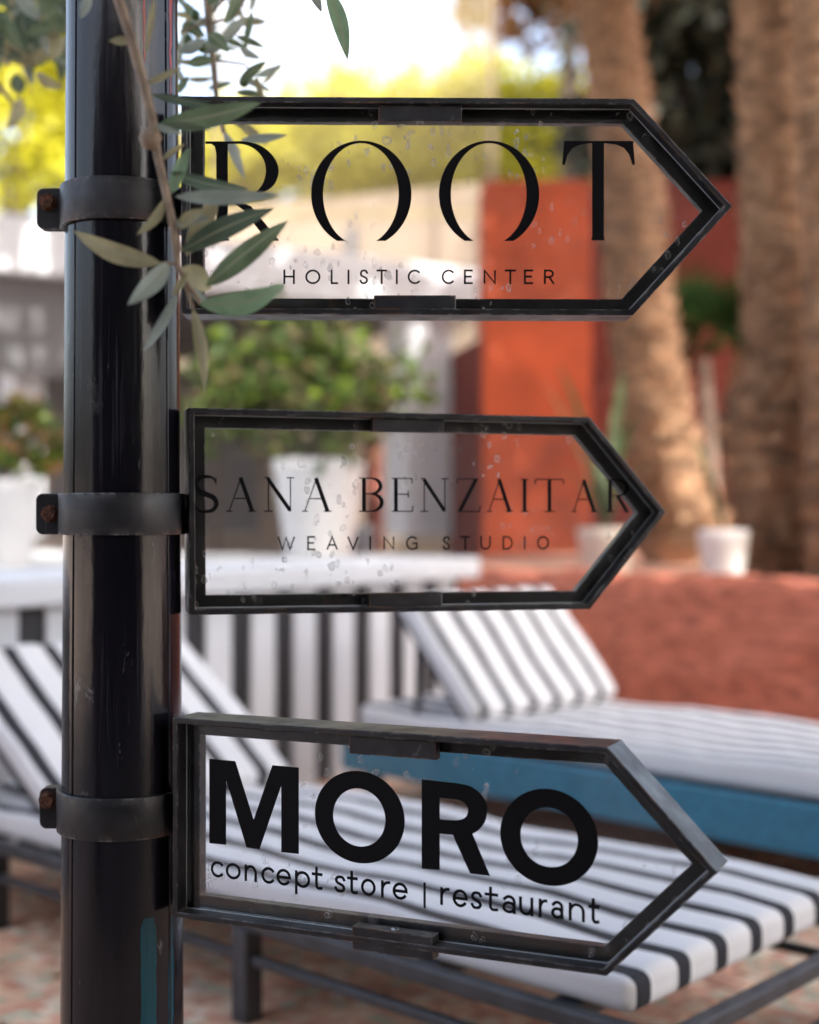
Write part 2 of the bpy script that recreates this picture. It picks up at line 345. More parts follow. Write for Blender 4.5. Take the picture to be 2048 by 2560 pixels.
def glass_mat(name, seed, dens, film0=.01, film1=.04):
    m = bpy.data.materials.new(name); m.use_nodes = True; nt = m.node_tree; n = nt.nodes; l = nt.links
    for x in list(n):
        if x.type == 'BSDF_PRINCIPLED': n.remove(x)
    out = n['Material Output']
    tr = n.new('ShaderNodeBsdfTransparent'); tr.inputs[0].default_value = (.985, .987, .99, 1)
    gl = n.new('ShaderNodeBsdfGlossy'); gl.inputs['Roughness'].default_value = .03
    fr = n.new('ShaderNodeFresnel'); fr.inputs[0].default_value = 1.45
    m1 = n.new('ShaderNodeMixShader'); l.new(fr.outputs[0], m1.inputs[0]); l.new(tr.outputs[0], m1.inputs[1]); l.new(gl.outputs[0], m1.inputs[2])
    tc = n.new('ShaderNodeTexCoord')
    def math_(op, a, b=None):
        x = n.new('ShaderNodeMath'); x.operation = op
        for i, k in enumerate((a, b)):
            if k is None: continue
            if isinstance(k, (int, float)): x.inputs[i].default_value = k
            else: l.new(k, x.inputs[i])
        return x.outputs[0]
    def spots(scale, st, r0, thr, off):
        mp = n.new('ShaderNodeMapping'); mp.inputs['Scale'].default_value = st; mp.inputs['Location'].default_value = (off + seed * 3.1, 0, off * 1.7)
        l.new(tc.outputs['Object'], mp.inputs[0])
        nz = n.new('ShaderNodeTexNoise'); nz.inputs['Scale'].default_value = scale * 1.6; nz.inputs['Detail'].default_value = 1; l.new(mp.outputs[0], nz.inputs[0])
        vm = n.new('ShaderNodeVectorMath'); vm.operation = 'MULTIPLY_ADD'; l.new(nz.outputs[1], vm.inputs[0]); vm.inputs[1].default_value = (.55 / scale,) * 3; l.new(mp.outputs[0], vm.inputs[2])
        vo = n.new('ShaderNodeTexVoronoi'); vo.inputs['Scale'].default_value = scale; vo.voronoi_dimensions = '3D'; l.new(vm.outputs[0], vo.inputs['Vector'])
        sp = n.new('ShaderNodeSeparateColor'); l.new(vo.outputs['Color'], sp.inputs[0])
        keep = math_('GREATER_THAN', sp.outputs[0], thr)
        rad = math_('MULTIPLY_ADD', sp.outputs[1], r0 * .8); nt.nodes[-1].inputs[2].default_value = r0 * .35
        inside = math_('LESS_THAN', vo.outputs['Distance'], rad)
        d = math_('ABSOLUTE', math_('SUBTRACT', vo.outputs['Distance'], rad))
        rim = math_('MULTIPLY', math_('LESS_THAN', d, r0 * .12), .23)
        val = math_('ADD', math_('MULTIPLY', inside, .13), rim)
        return math_('MULTIPLY', val, keep)
    a = spots(56, (1, .15, .8), .32, 1 - dens * .65, 2.3); b = spots(95, (1, .1, .6), .36, 1 - dens * .9, 7.7)
    dn = n.new('ShaderNodeTexNoise'); dn.inputs['Scale'].default_value = 8; dn.inputs['Detail'].default_value = 3; l.new(tc.outputs['Object'], dn.inputs[0])
    mr = n.new('ShaderNodeMapRange'); mr.inputs[1].default_value = .49; mr.inputs[2].default_value = .60; l.new(dn.outputs[0], mr.inputs[0])
    film = n.new('ShaderNodeTexNoise'); film.inputs['Scale'].default_value = 30; film.inputs['Detail'].default_value = 8; l.new(tc.outputs['Object'], film.inputs[0])
    fm = n.new('ShaderNodeMapRange'); fm.inputs[1].default_value = .4; fm.inputs[2].default_value = .75; fm.inputs[3].default_value = film0; fm.inputs[4].default_value = film1; l.new(film.outputs[0], fm.inputs[0])
    msk = math_('MINIMUM', math_('ADD', math_('MULTIPLY', math_('MAXIMUM', a, b), mr.outputs[0]), fm.outputs[0]), .65)
    df = n.new('ShaderNodeBsdfDiffuse'); df.inputs[0].default_value = (.85, .84, .83, 1)
    tl = n.new('ShaderNodeBsdfTranslucent'); tl.inputs[0].default_value = (.85, .84, .83, 1)
    dd = n.new('ShaderNodeMixShader'); l.new(df.outputs[0], dd.inputs[1]); l.new(tl.outputs[0], dd.inputs[2])
    m2 = n.new('ShaderNodeMixShader'); l.new(msk, m2.inputs[0]); l.new(m1.outputs[0], m2.inputs[1]); l.new(dd.outputs[0], m2.inputs[2])
    l.new(m2.outputs[0], out.inputs[0])
    return m

# ---------------------------------------------------------------- ground
b = MB(); b.add([(-400, -400, -.02), (400, -400, -.02), (400, 400, -.02), (-400, 400, -.02)], [(0, 1, 2, 3)])
ground = structure(b.build('ground', mat('pinkish_sandy_ground', (.33, .27, .23), .95, var=.25, vscale=3, bump=.4, bscale=20)))
# paving of small mixed clay tiles, too small and blurred to tell apart
tile_m = []
for i_, c_ in enumerate(((.70, .45, .30), (.66, .36, .25), (.72, .52, .37), (.52, .47, .34), (.74, .60, .46), (.60, .31, .21))):
    tile_m.append(mat('clay_tile_shade_%d' % i_, c_, .75, var=.25, vscale=8, bump=.2, bscale=60))
b = MB(); tw, th = .036, .036
ang = R(47)
for i in range(-70, 110):
    for j in range(-55, 110):
        cx = (i + .5) * tw * math.cos(ang) - (j + .5) * th * math.sin(ang) + .2
        cy = (i + .5) * tw * math.sin(ang) + (j + .5) * th * math.cos(ang) + 1.0
        if not (-2.6 < cx < 2.8 and .2 < cy < 5.6): continue
        if random.random() < .03: continue
        h = random.uniform(.0, .004); a = ang + random.uniform(-.05, .05)
        ux, uy = math.cos(a) * tw * .47, math.sin(a) * tw * .47
        vs = [(cx - ux + uy, cy - uy - ux, h), (cx + ux + uy, cy + uy - ux, h), (cx + ux - uy, cy + uy + ux, h), (cx - ux - uy, cy - uy + ux, h)]
        vs += [(x, y, -.02) for x, y, _ in vs]
        b.add(vs, [(0, 1, 2, 3), (0, 4, 5, 1), (1, 5, 6, 2), (2, 6, 7, 3), (3, 7, 4, 0)], random.choices(range(6), (4, 4, 3, 2, 2, 2))[0])
paving = b.build('paving_tiles', tile_m, ground, recalc=False); paving['kind'] = 'stuff'

# ---------------------------------------------------------------- terrace with striped parapet
tdir = Vector((.597, .80, 0)).normalized(); tn = Vector((tdir.y, -tdir.x, 0))   # tn points to the court
T0 = Vector((-.943 * K, 3.6 * K, 0)); TL, TR = -1.9 * K, 1.995 * K
t_ang = math.atan2(tdir.y, tdir.x)
ZB0, ZT0 = HC - K * .243, HC - K * .168
par = thing('terrace_parapet', 'low white terrace wall with black vertical stripes and a thick white ledge behind the loungers', 'parapet', T0, t_ang)
b = MB(); b.box((TL, -.02, ZB0), (TR, .55, ZT0)); b.build('ledge', M['white'], par, bevel=.012)
b = MB(); b.box((TL, .06, 0), (TR - .06, .40, ZB0 - .002)); b.build('backing_wall', M['black'], par)
bp_ = .2245; i0 = int(TL / bp_) - 1
board = None
for i in range(i0, 12):
    x0 = i * bp_ + .051; x1 = (i + 1) * bp_ - .051
    if x1 > TR - .02 or x0 < TL: continue
    if board is None:
        bb = MB(); bb.box((0, .046, .0), (x1 - x0, .062, ZB0 - .003)); board = bb.build('board', M['white'], par, bevel=.004); board.location.x = x0
    else:
        c = board.copy(); COL.objects.link(c); c.parent = par; c.location = (x0, 0, 0)
b = MB(); b.box((TL, .551, 0), (TR - .02, 4.5, ZT0 - .012))
tf = b.build('terrace', mat('pale_terrace_floor', (.50, .50, .50), .8, var=.1, vscale=4), None)
tf.location = T0; tf.rotation_euler.z = t_ang; structure(tf)

# ---------------------------------------------------------------- raised bed and red earth wall
bdir = Vector((.71, -.70, 0)).normalized(); bn = Vector((bdir.y, -bdir.x, 0))   # bn = (-.7,-.71): to the court
B0 = Vector((.27 * K, 5.6 * K, 0)); bed_z = HC - K * .23
b_ang = math.atan2(bdir.y, bdir.x)
def rough_wall(L, H, T, n=60, m_=16, amp=.012, seed=3):
    g = np.random.default_rng(seed); b = MB()
    nzv = g.normal(size=(n + 1, m_ + 1)) * amp
    for _ in range(1): nzv[1:-1, 1:-1] = (nzv[1:-1, 1:-1] * 2 + nzv[:-2, 1:-1] + nzv[2:, 1:-1] + nzv[1:-1, :-2] + nzv[1:-1, 2:]) / 3
    vs = [(L * i / n, nzv[i, j] + (.018 if j == m_ else 0), H * j / m_ + (g.normal() * .016 if j == m_ else 0)) for i in range(n + 1) for j in range(m_ + 1)]
    b.add(vs, [(i * (m_ + 1) + j, (i + 1) * (m_ + 1) + j, (i + 1) * (m_ + 1) + j + 1, i * (m_ + 1) + j + 1) for i in range(n) for j in range(m_)])
    tops = [vs[i * (m_ + 1) + m_] for i in range(n + 1)]
    b.add(tops + [(x, T, z - .01) for x, y, z in tops], [(i, i + 1, n + 2 + i, n + 1 + i) for i in range(n)])
    b.add([(0, 0, 0), (0, T, 0), (0, T, H), (0, 0, H)], [(0, 3, 2, 1)]); b.add([(L, 0, 0), (L, T, 0), (L, T, H), (L, 0, H)], [(0, 1, 2, 3)])
    b.add([(0, T, 0), (L, T, 0), (L, T, H - .01), (0, T, H - .01)], [(0, 3, 2, 1)])
    return b
o = rough_wall(5.2, bed_z, .28).build('retaining_wall', M['terracotta'], smooth=True, recalc=False)
o.location = B0 - bdir * .62; o.rotation_euler.z = b_ang
tag(o, 'low rough red earth retaining wall of the raised palm bed behind the striped lounger', 'wall')
b = MB(); b.box((-1.2, .26, 0), (7, 9.5, bed_z - .03)); o = b.build('planting_bed', M['soil']); o.location = B0 - bdir * .62; o.rotation_euler.z = b_ang; structure(o)

# ---------------------------------------------------------------- white pavilion
pv = thing('white_pavilion', 'white flat-roofed pavilion with a square column and shaded grey walls on the terrace', 'pavilion', (0, 0, 0))
pl, pr = P(-420, 560, 8.1 * K), P(1236, 680, 10.8 * K)
pd = Vector((pr.x - pl.x, pr.y - pl.y, 0)); plen = pd.length; pd.normalize(); pvn = Vector((-pd.y, pd.x, 0))
pv.location = (pl.x, pl.y, 0); pv.rotation_euler.z = math.atan2(pd.y, pd.x)
zf0, zf1 = HC + 1.50 * K, HC + 1.85 * K
b = MB(); b.box((0, 0, zf0), (plen, .25, zf1)); b.box((0, .251, zf1 - .25), (plen, 4.2, zf1 - .03)); b.build('roof_slab', M['white'], pv, bevel=.01)
b = MB(); b.box((0, .26, zf0 + .02), (plen - .02, 4.1, zf0 + .1)); b.build('soffit', M['greywall'], pv)
floor_z = ZT0 - .02
def on_pav(u):    # distance along the pavilion front at which sight line u crosses it
    tx = (u - 1024) / FPX
    return (tx * pl.y - pl.x) / (pd.x - tx * pd.y)
def column(u0, u1, depth=.1):
    s0, s1 = on_pav(u0), on_pav(u1); b = MB(); b.box((s0, depth, floor_z), (s1, depth + .34, zf0 + .02)); b.build('column', M['white'], pv, bevel=.01)
column(1003 + 28, 1116 + 32)
column(90, 170, .5)
b = MB(); b.box((.0, 2.6, floor_z), (on_pav(1010), 2.9, zf0 + .02)); b.build('back_wall', M['greywall'], pv)
s0 = on_pav(-60); b = MB(); b.box((s0 - .2, 2.52, floor_z), (s0 + .72, 2.58, zf0 - .75)); b.build('door', M['darkroom'], pv)
b = MB(); b.box((.3, .20, HC + K * .88), (on_pav(330), .28, zf0 + .01)); b.build('valance', M['greywall'], pv)

# ---------------------------------------------------------------- far cream house
ch = thing('cream_house', 'sunlit cream rendered house behind the flat pavilion roof', 'house')
a0, a1 = P(430, 515, 15.5), P(1262, 452, 14.0)
b = MB(); d = (Vector((a1.x, a1.y, 0)) - Vector((a0.x, a0.y, 0))); L_ = d.length; ch.location = (a0.x, a0.y, 0); ch.rotation_euler.z = math.atan2(d.y, d.x)
b.box((-3.5, 0, 0), (L_, 3, a1.z)); b.build('wall', M['cream'], ch, bevel=.02)
b = MB(); b.box((L_ * .56, -.1, 2.2), (L_ * .585, .02, a1.z - .35)); b.build('drainpipe', M['greywall'], ch)

# ---------------------------------------------------------------- red building
rb = thing('red_building', 'tall orange red plastered wall with a sunlit pillar beside the white column', 'building')
def px_box(b, u0, u1, vtop, Y, depth, z0=0):
    p, q = P(u0, vtop, Y), P(u1, vtop, Y); b.box((p.x, Y, z0), (q.x, Y + depth, p.z)); return b
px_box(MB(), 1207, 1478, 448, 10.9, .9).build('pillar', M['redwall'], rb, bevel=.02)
px_box(MB(), 1476, 2700, 452, 12.1, .4).build('back_wall', M['redwall_shade'], rb)
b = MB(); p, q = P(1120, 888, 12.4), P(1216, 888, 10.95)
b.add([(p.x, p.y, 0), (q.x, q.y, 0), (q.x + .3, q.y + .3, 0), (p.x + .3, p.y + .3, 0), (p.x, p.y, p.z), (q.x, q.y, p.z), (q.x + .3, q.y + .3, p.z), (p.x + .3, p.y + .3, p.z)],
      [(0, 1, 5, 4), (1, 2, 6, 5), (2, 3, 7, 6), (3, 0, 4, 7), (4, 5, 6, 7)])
b.build('side_wall', M['redwall_shade'], rb)

# ---------------------------------------------------------------- loungers
def make_lounger(name, label, foot, rz, seat_z, thick, width, length, hinge, blen, bang, blue):
    puff = .001 if blue else .006
    t = thing(name, label, 'lounger', (foot.x, foot.y, 0), rz)
    def corr(x): # puffed white ribs between the black stripes
        f = ((x - .016 + 10 * PITCH) / PITCH) % 1.0
        if f < BLK: return -.004
        g = (f - BLK) / (1 - BLK); return puff * (math.sin(math.pi * g) ** .55) - .003
    def cushion(nm, ly, th, parent_rot=None, origin=(0, 0, 0)):
        hx, hy, hz = width / 2, ly / 2, th / 2
        def fn(v):
            v = Vector(v)
            top = max(0, min(1, (v.z + hz) / th))
            side = max(0, min(1, (abs(v.y) - (hy - .03)) / .03)) if abs(v.z) < hz * .98 else 0
            v.z += corr(v.x + hx) * (top if v.z > 0 else 0)
            if side and v.z > -hz * .8: v.y += math.copysign(corr(v.x + hx) * .6, v.y)
            v.z += (.006 * math.sin(v.y * 7 + v.x * 3) + .0025 * math.sin(v.y * 17 - v.x * 9) + .001 * math.sin(v.y * 41 + v.x * 23)) * top
            return v + Vector((hx, hy, hz))
        bb = rounded_box(hx, hy, hz, min(.024, th * .38), 96, 30, 12, fn)
        o = bb.build(nm, M['stripe'], t, smooth=True)
        o.location = origin
        if parent_rot: o.rotation_euler = (parent_rot, 0, 0)
        return o
    cushion('seat_cushion', length, thick, origin=(0, 0, seat_z - thick))
    bc = cushion('backrest_cushion', blen, thick * .95, bang, (0, hinge, seat_z - .02))
    z0 = seat_z - thick
    # backrest frame and struts
    c, s = math.cos(bang), math.sin(bang)
    for x in (.02, width - .02):
        b = MB(); b.bar((x, hinge, seat_z - .03), (x, hinge + blen * c, seat_z - .03 + blen * s), .022, .022); b.build('backrest_rail', M['tube'], t, bevel=.003)
        b = MB(); b.bar((x, hinge + blen * .72 * c, seat_z - .04 + blen * .72 * s), (x, hinge + blen * .74 * c, z0 - .02), .02, .02); b.build('strut', M['tube'], t, bevel=.003)
    e = .075
    if blue:
        zb, zt = HC - K * .762, z0 - .003
        b = MB(); b.box((-.045, -e, zb), (-.015, length + .04, zt)); b.build('side_board', M['blue'], t, bevel=.006)
        b = MB(); b.box((width + .015, -e, zb), (width + .045, length + .04, zt)); b.build('side_board', M['blue'], t, bevel=.006)
        b = MB(); b.box((-.014, -e, zb), (width + .014, -e + .03, zt)); b.build('end_board', M['blue'], t, bevel=.006)
        b = MB(); b.box((-.014, -.03, zt - .03), (width + .014, length + .03, zt)); b.build('platform', M['tube'], t)
        legz = zb
    else:
        zu, zl = HC - K * .706, HC - K * .752
        for x in (-.02, width + .03):
            b = MB(); b.bar((x, -e, zu), (x, length + .04, zu), .03, .032); b.build('side_rail', M['tube'], t, bevel=.005)
            b = MB(); b.bar((x - .002, -e - .01, zl - .02), (x - .002, length + .04, zl - .02), .02, .02); b.build('lower_rail', M['tube'], t, bevel=.004)
        for y, z, sz in ((-e, zu, .03), (-e - .05, zl - .02, .02), (length + .03, zu, .03)):
            b = MB(); b.bar((-.02, y, z), (width + .03, y, z), sz, sz); b.build('end_rail', M['tube'], t, bevel=.005)
        for y in np.arange(.1, length, .3):
            b = MB(); b.box((-.004, y, zu - .012), (width + .014, y + .05, z0 - .001)); b.build('slat', M['tube'], t)
        legz = zu - .014
    for x in (-.02, width + .03):
        for y in ((.0, .89, 1.81) if not blue else (.06, length - .1)):
            b = MB(); b.bar((x, y, 0), (x, y, legz), .045, .045); b.build('leg', M['tube'], t, bevel=.004)
    return t
WID = .74
aw = Vector((.674, .738, 0)); A0 = Q(.302, 1.911, .63)
make_lounger('sun_lounger', 'black and white striped lounger on a dark steel frame beside the sign post', A0, math.atan2(.738, .674), HC - K * .63, .072, WID, 2.12, 1.61, .60, R(34), False)
bl_ = Vector((-.71, .70, 0)).normalized(); HBn = Vector((.158 * K, 3.85 * K, 0)); BH = 1.75
make_lounger('sun_lounger', 'black and white striped lounger on a blue painted base before the red earth wall', HBn - bl_ * BH, math.atan2(.71, .70), HC - K * .57, .085, WID, BH + .50, BH, .48, R(48), True)

# ---------------------------------------------------------------- pots and plants
def pot(name, label, c, r, h, m, taper=.72, n=36):
    b = MB(); b.lathe([(0.001, 0), (r * taper * .97, 0), (r * taper, .01), (r * .98, h - .05), (r, h - .045), (r, h - .005), (r * .985, h), (r * .9, h), (r * .88, h - .04), (0.001, h - .045)], (0, 0, 0), n)
    o = b.build(name, m, smooth=True); o.location = c; tag(o, label, 'plant pot'); return o
ter_z = ZT0 - .012
def at_z(u, v_, z): # ground point at height z along a sight line
    Y = (HC - z) * FPX / (v_ - 1280); return P(u, v_, Y)
c1 = P(797, 1200, 6.55); c1.z = ter_z
pot('plant_pot', 'large white tapered pot under the leafy bush on the terrace', c1, .215, .45, M['whitepot'])
def bush(name, label, c, r, n, mats, stems=8, seed=1, size=.07, asp=.45, clumps=40, cs=.1, base=None):
    t = thing(name, label, 'plant', base if base is not None else c)
    bs = Vector(base if base is not None else c)
    g = np.random.default_rng(seed)
    b = MB()
    for i in range(stems):
        e = Vector(c) + Vector(g.uniform(-.8, .8, 3) * np.array(r)); mid = (bs + e) / 2 + Vector((0, 0, .05))
        b.tube([bs, mid, e], [.008, .006, .003], 6)
    b.build('stem', M['trunk'], t, world=True)
    pts = blob_points(c, r, n, seed, clumps, cs, .25)
    g2 = np.random.default_rng(seed + 5); which = g2.integers(0, len(mats), len(pts))
    for k, mm in enumerate(mats):
        v, f = leaves(pts[which == k], size, asp, .7, .1, seed + k); cloud_obj('foliage', v, f, mm, t, loc=bs)
    return t
M['leaf_lime'] = mat('lime_leaf', (.15, .22, .022), .5, var=.3, vscale=4, trans=.4)
M['leaf_dusty2'] = mat('olive_brown_leaf', (.10, .075, .03), .6, var=.3, vscale=4, trans=.2)
M['leaf_rust'] = mat('rusty_leaf', (.30, .15, .05), .6, var=.3, vscale=4, trans=.3)
bush('bush', 'green bush with lime and rusty leaves growing in the large white terrace pot', P(760, 975, 6.6), (.58, .45, .34), 2300, [M['leaf_green'], M['leaf_lime'], M['leaf_green'], M['leaf_dusty2'], M['leaf_green'], M['leaf_dusty2']], 16, 3, .085, .5, 44, .11, base=(c1.x, c1.y, ter_z + .40))
c2 = P(2, 1200, 5.35); c2.z = ter_z
pot('plant_pot', 'white pot of a low flowering plant before the pavilion door', c2, .15, .33, M['whitepot'])
bush('potted_plant', 'low green plant with pale flowers in the white pot before the pavilion door', P(70, 1095, 5.35), (.2, .2, .13), 700, [M['leaf_green'], M['leaf_lime'], M['leaf_rust']], 8, 9, .07, .4, 24, .05, base=(c2.x, c2.y, ter_z + .29))
c3 = P(905, 1300, 6.9); c3.z = ter_z
pot('plant_pot', 'small dark pot beside the large white terrace pot', c3, .075, .14, mat('charcoal_pot', (.06, .06, .07), .5), .8)
b = MB(); b.tube([(c3.x + .06, c3.y + .1, ter_z), (c3.x + .05, c3.y + .1, ter_z + .55)], .05, 10); o = b.build('terracotta_tube', mat('dull_terracotta', (.17, .05, .032), .85, var=.2), smooth=True, loc=(c3.x + .06, c3.y + .1, ter_z)); tag(o, 'upright terracotta tube behind the small dark pot', 'tube')
c4 = P(1808, 1330, 6.3); c4.z = bed_z - .03
pot('plant_pot', 'small bright white pot between the palm trunks', c4, .112, .215, M['whitepot'], .8)
c5 = P(1515, 1330, 6.5); c5.z = bed_z - .03
pot('plant_pot', 'cream white pot at the foot of the leaning palm', c5, .13, .22, mat('cream_pot', (.62, .58, .50), .6, var=.1), .8)
def arc_leaf(b, base, tip, w, sag=.08, n=8, rise=.0):
    base = Vector(base); tip = Vector(tip); d = tip - base; s = d.cross(Vector((0, 0, 1))).normalized(); vs = []
    if s.length < .5: s = Vector((1, 0, 0))
    for i in range(n + 1):
        t = i / n; p = base + d * t + Vector((0, 0, rise * math.sin(math.pi * t))); ww = w * math.sin(math.pi * min(1, .08 + t * .92)) ** .7
        vs += [p - s * ww / 2 + Vector((0, 0, ww * .15)), p, p + s * ww / 2 + Vector((0, 0, ww * .15))]
    b.add(vs, [(i * 3 + k, i * 3 + k + 1, i * 3 + k + 4, i * 3 + k + 3) for i in range(n) for k in (0, 1)])
def blade_plant(name, label, base, tips, m, w):
    t = thing(name, label, 'plant', base)
    for tp in tips:
        b = MB(); arc_leaf(b, base, tp, w, rise=.1); b.build('leaf', m, t, world=True, smooth=True, recalc=False)
    return t
M['leaf_dusty'] = mat('dusty_green_leaf', (.055, .080, .028), .6, var=.3, vscale=6, trans=.3)
z_ = Vector((0, 0, .02))
blade_plant('potted_plant', 'long dusty green leaves arching from the cream pot against the orange wall', c5 + Vector((0, 0, .2)),
            [P(1345, 945, 6.6), P(1395, 905, 6.4), P(1560, 930, 6.9), P(1480, 1080, 6.6), P(1590, 1040, 6.3), P(1390, 1190, 6.5), P(1640, 1160, 6.4), P(1450, 1240, 6.4)], M['leaf_dusty'], .055)
blade_plant('potted_plant', 'slender green stem leaning out of the small bright white pot', c4 + Vector((0, 0, .2)),
            [P(1715, 1090, 6.4), P(1740, 1180, 6.2), P(1820, 1230, 6.3)], M['leaf_dusty'], .05)

# ---------------------------------------------------------------- palms
def palm(label, path, rad, seed, crown_h, fronds=26, fl=2.2, dry=14):
    base = Vector(path[0]); t = thing('palm_tree', label, 'palm tree', base); g = np.random.default_rng(seed)
    # smooth path
    pts = []; rr = []
    for i in range(len(path) - 1):
        for k in range(14):
            u = k / 14; pts.append(Vector(path[i]).lerp(Vector(path[i + 1]), u)); rr.append(rad[i] * (1 - u) + rad[i + 1] * u)
    pts.append(Vector(path[-1])); rr.append(rad[-1])
    b = MB(); n = 26; vs = []
    for i, (p, r) in enumerate(zip(pts, rr)):
        for k in range(n):
            a = 2 * math.pi * k / n
            q = r * (1 + .06 * math.sin(i * 2.1 + (k % 2) * math.pi) + g.normal() * .035)
            vs.append(p + Vector((math.cos(a) * q, math.sin(a) * q, g.normal() * .012)))
    b.add(vs, [(i * n + k, i * n + (k + 1) % n, (i + 1) * n + (k + 1) % n, (i + 1) * n + k) for i in range(len(pts) - 1) for k in range(n)])
    tr = b.build('trunk', M['bark'], t, world=True, smooth=True, recalc=False)
    # old leaf bases round the trunk, joined: uneven scales
    sv = []; sf = []
    for i in range(2, len(pts) - 1, 1):
        p, r = pts[i], rr[i]
        for k in range(11):
            a = 2 * math.pi * (k + .5 * (i % 2)) / 11 + g.normal() * .06
            o_ = Vector((math.cos(a), math.sin(a), 0)); s_ = Vector((-math.sin(a), math.cos(a), 0))
            w = r * .3; h = r * .42; q = p + o_ * r * .96
            i0 = len(sv); sv += [q - s_ * w - Vector((0, 0, h * .4)), q + s_ * w - Vector((0, 0, h * .4)), q + o_ * r * g.uniform(.12, .34) + Vector((0, 0, h * .6)) - s_ * w * .4, q + o_ * r * g.uniform(.12, .34) + Vector((0, 0, h * .6)) + s_ * w * .4]
            sf += [(i0, i0 + 1, i0 + 3), (i0, i0 + 3, i0 + 2)]
    sc = MB(); sc.add(sv, sf); so = sc.build('leaf_bases', M['bark'], tr, world=True, recalc=False); so['kind'] = 'stuff'
    top = pts[-1]
    for kind, cnt, m in (('frond', fronds, M['palm_leaf']), ('dry_frond', dry, M['leaf_brown'])):
        for i in range(cnt):
            a = 2 * math.pi * (i + g.uniform(0, .8)) / cnt; el = g.uniform(-.1, 1.1) if kind == 'frond' else g.uniform(-1.3, -.7)
            d = Vector((math.cos(a) * math.cos(el), math.sin(a) * math.cos(el), math.sin(el)))
            L = fl * g.uniform(.8, 1.1) * (1 if kind == 'frond' else .75); prev = top.copy(); rp = [prev.copy()]
            for k in range(9):
                d = (d + Vector((0, 0, -.09 if kind == 'frond' else -.05))).normalized(); prev = prev + d * L / 9; rp.append(prev.copy())
            fb = MB()
            for k in range(1, 10):
                p = rp[k]; ax = (rp[k] - rp[k - 1]).normalized(); sd = ax.cross(Vector((0, 0, 1)))
                if sd.length < .05: sd = Vector((math.sin(a), -math.cos(a), 0))
                sd.normalize()
                for sgn in (-1, 1):
                    for h_ in (0, .5):
                        p2 = p.lerp(rp[k - 1], h_); ll = L * .26 * math.sin(math.pi * (.12 + .8 * (k - h_) / 10)); dv = (sd * sgn + ax * .7 + Vector((0, 0, -.25))).normalized()
                        wv = ax * .024
                        fb.add([p2 - wv, p2 + wv, p2 + dv * ll], [(0, 1, 2)])
                fb.add([rp[k - 1] - sd * .012, rp[k - 1] + sd * .012, rp[k] + sd * .01, rp[k] - sd * .01], [(0, 1, 2, 3)])
            fb.build(kind, m, t, world=True, recalc=False)
    return t
Yp = 8.05
palm('tall leaning palm with tan scaly trunk before the orange wall', [P(1745, 1415, Yp), P(1700, 1290, Yp), P(1640, 1050, Yp), P(1600, 780, Yp), P(1575, 480, Yp), P(1515, 0, Yp), P(1500, -420, Yp), P(1490, -700, Yp)],
     [.30, .215, .19, .178, .172, .155, .15, .15], 4, 0, 13, 2.2, 8)
Yp = 6.7
palm('stout palm with a bulging shaggy lower trunk beside the small white pot', [P(1960, 1440, Yp), P(1945, 1300, Yp), P(1925, 1090, Yp), P(1955, 900, Yp), P(1945, 640, Yp), P(1925, 0, Yp), P(1925, -700, Yp), P(1925, -1050, Yp)],
     [.21, .19, .215, .165, .16, .155, .15, .15], 5, 0)
Yp = 6.2
palm('palm trunk standing close against the stout palm', [P(2135, 1450, Yp), P(2120, 1200, Yp), P(2110, 700, Yp), P(2080, 0, Yp), P(2090, -800, Yp), P(2090, -1200, Yp)],
     [.2, .17, .165, .16, .15, .15], 6, 0)
# fan palm between the trunks
fp = thing('fan_palm', 'dark green fan palm growing between the palm trunks', 'plant', P(1790, 1390, 9.6))
b = MB(); b.tube([P(1790, 1390, 9.6), P(1775, 1100, 9.6), P(1760, 900, 9.6)], [.06, .05, .04], 8); b.build('stem', M['trunk'], fp, world=True)
g = np.random.default_rng(3)
M['fan_leaf'] = mat('deep_green_fan_leaf', (.014, .034, .009), .8, spec=.05, var=.3, vscale=3, trans=.1)
for i in range(17):            # stalked fans of long stiff pointed leaflets
    hub = P(1775, 885, 9.6); a_ = 2 * math.pi * i / 17 + g.normal() * .12; el = g.uniform(.0, 1.25)
    d0 = Vector((math.cos(a_) * math.cos(el), math.sin(a_) * math.cos(el), math.sin(el))); c = hub + d0 * g.uniform(.18, .34)
    fb = MB(); fb.tube([hub, c], .008, 5); s_ = d0.orthogonal().normalized(); s_ = (Matrix.Rotation(g.uniform(0, 3.1), 3, d0) @ s_)
    for k in range(13):
        a = (k - 6) * .24; d_ = (d0 * math.cos(a) + s_ * math.sin(a)).normalized(); w_ = d_.cross(d0.cross(s_)).normalized() * .014; L = g.uniform(.42, .62)
        fb.add([c, c + d_ * L * .4 + w_, c + d_ * L - Vector((0, 0, .07)), c + d_ * L * .4 - w_], [(0, 1, 2), (0, 2, 3)])
    fb.build('fan_leaf', M['fan_leaf'], fp, world=True, recalc=False)

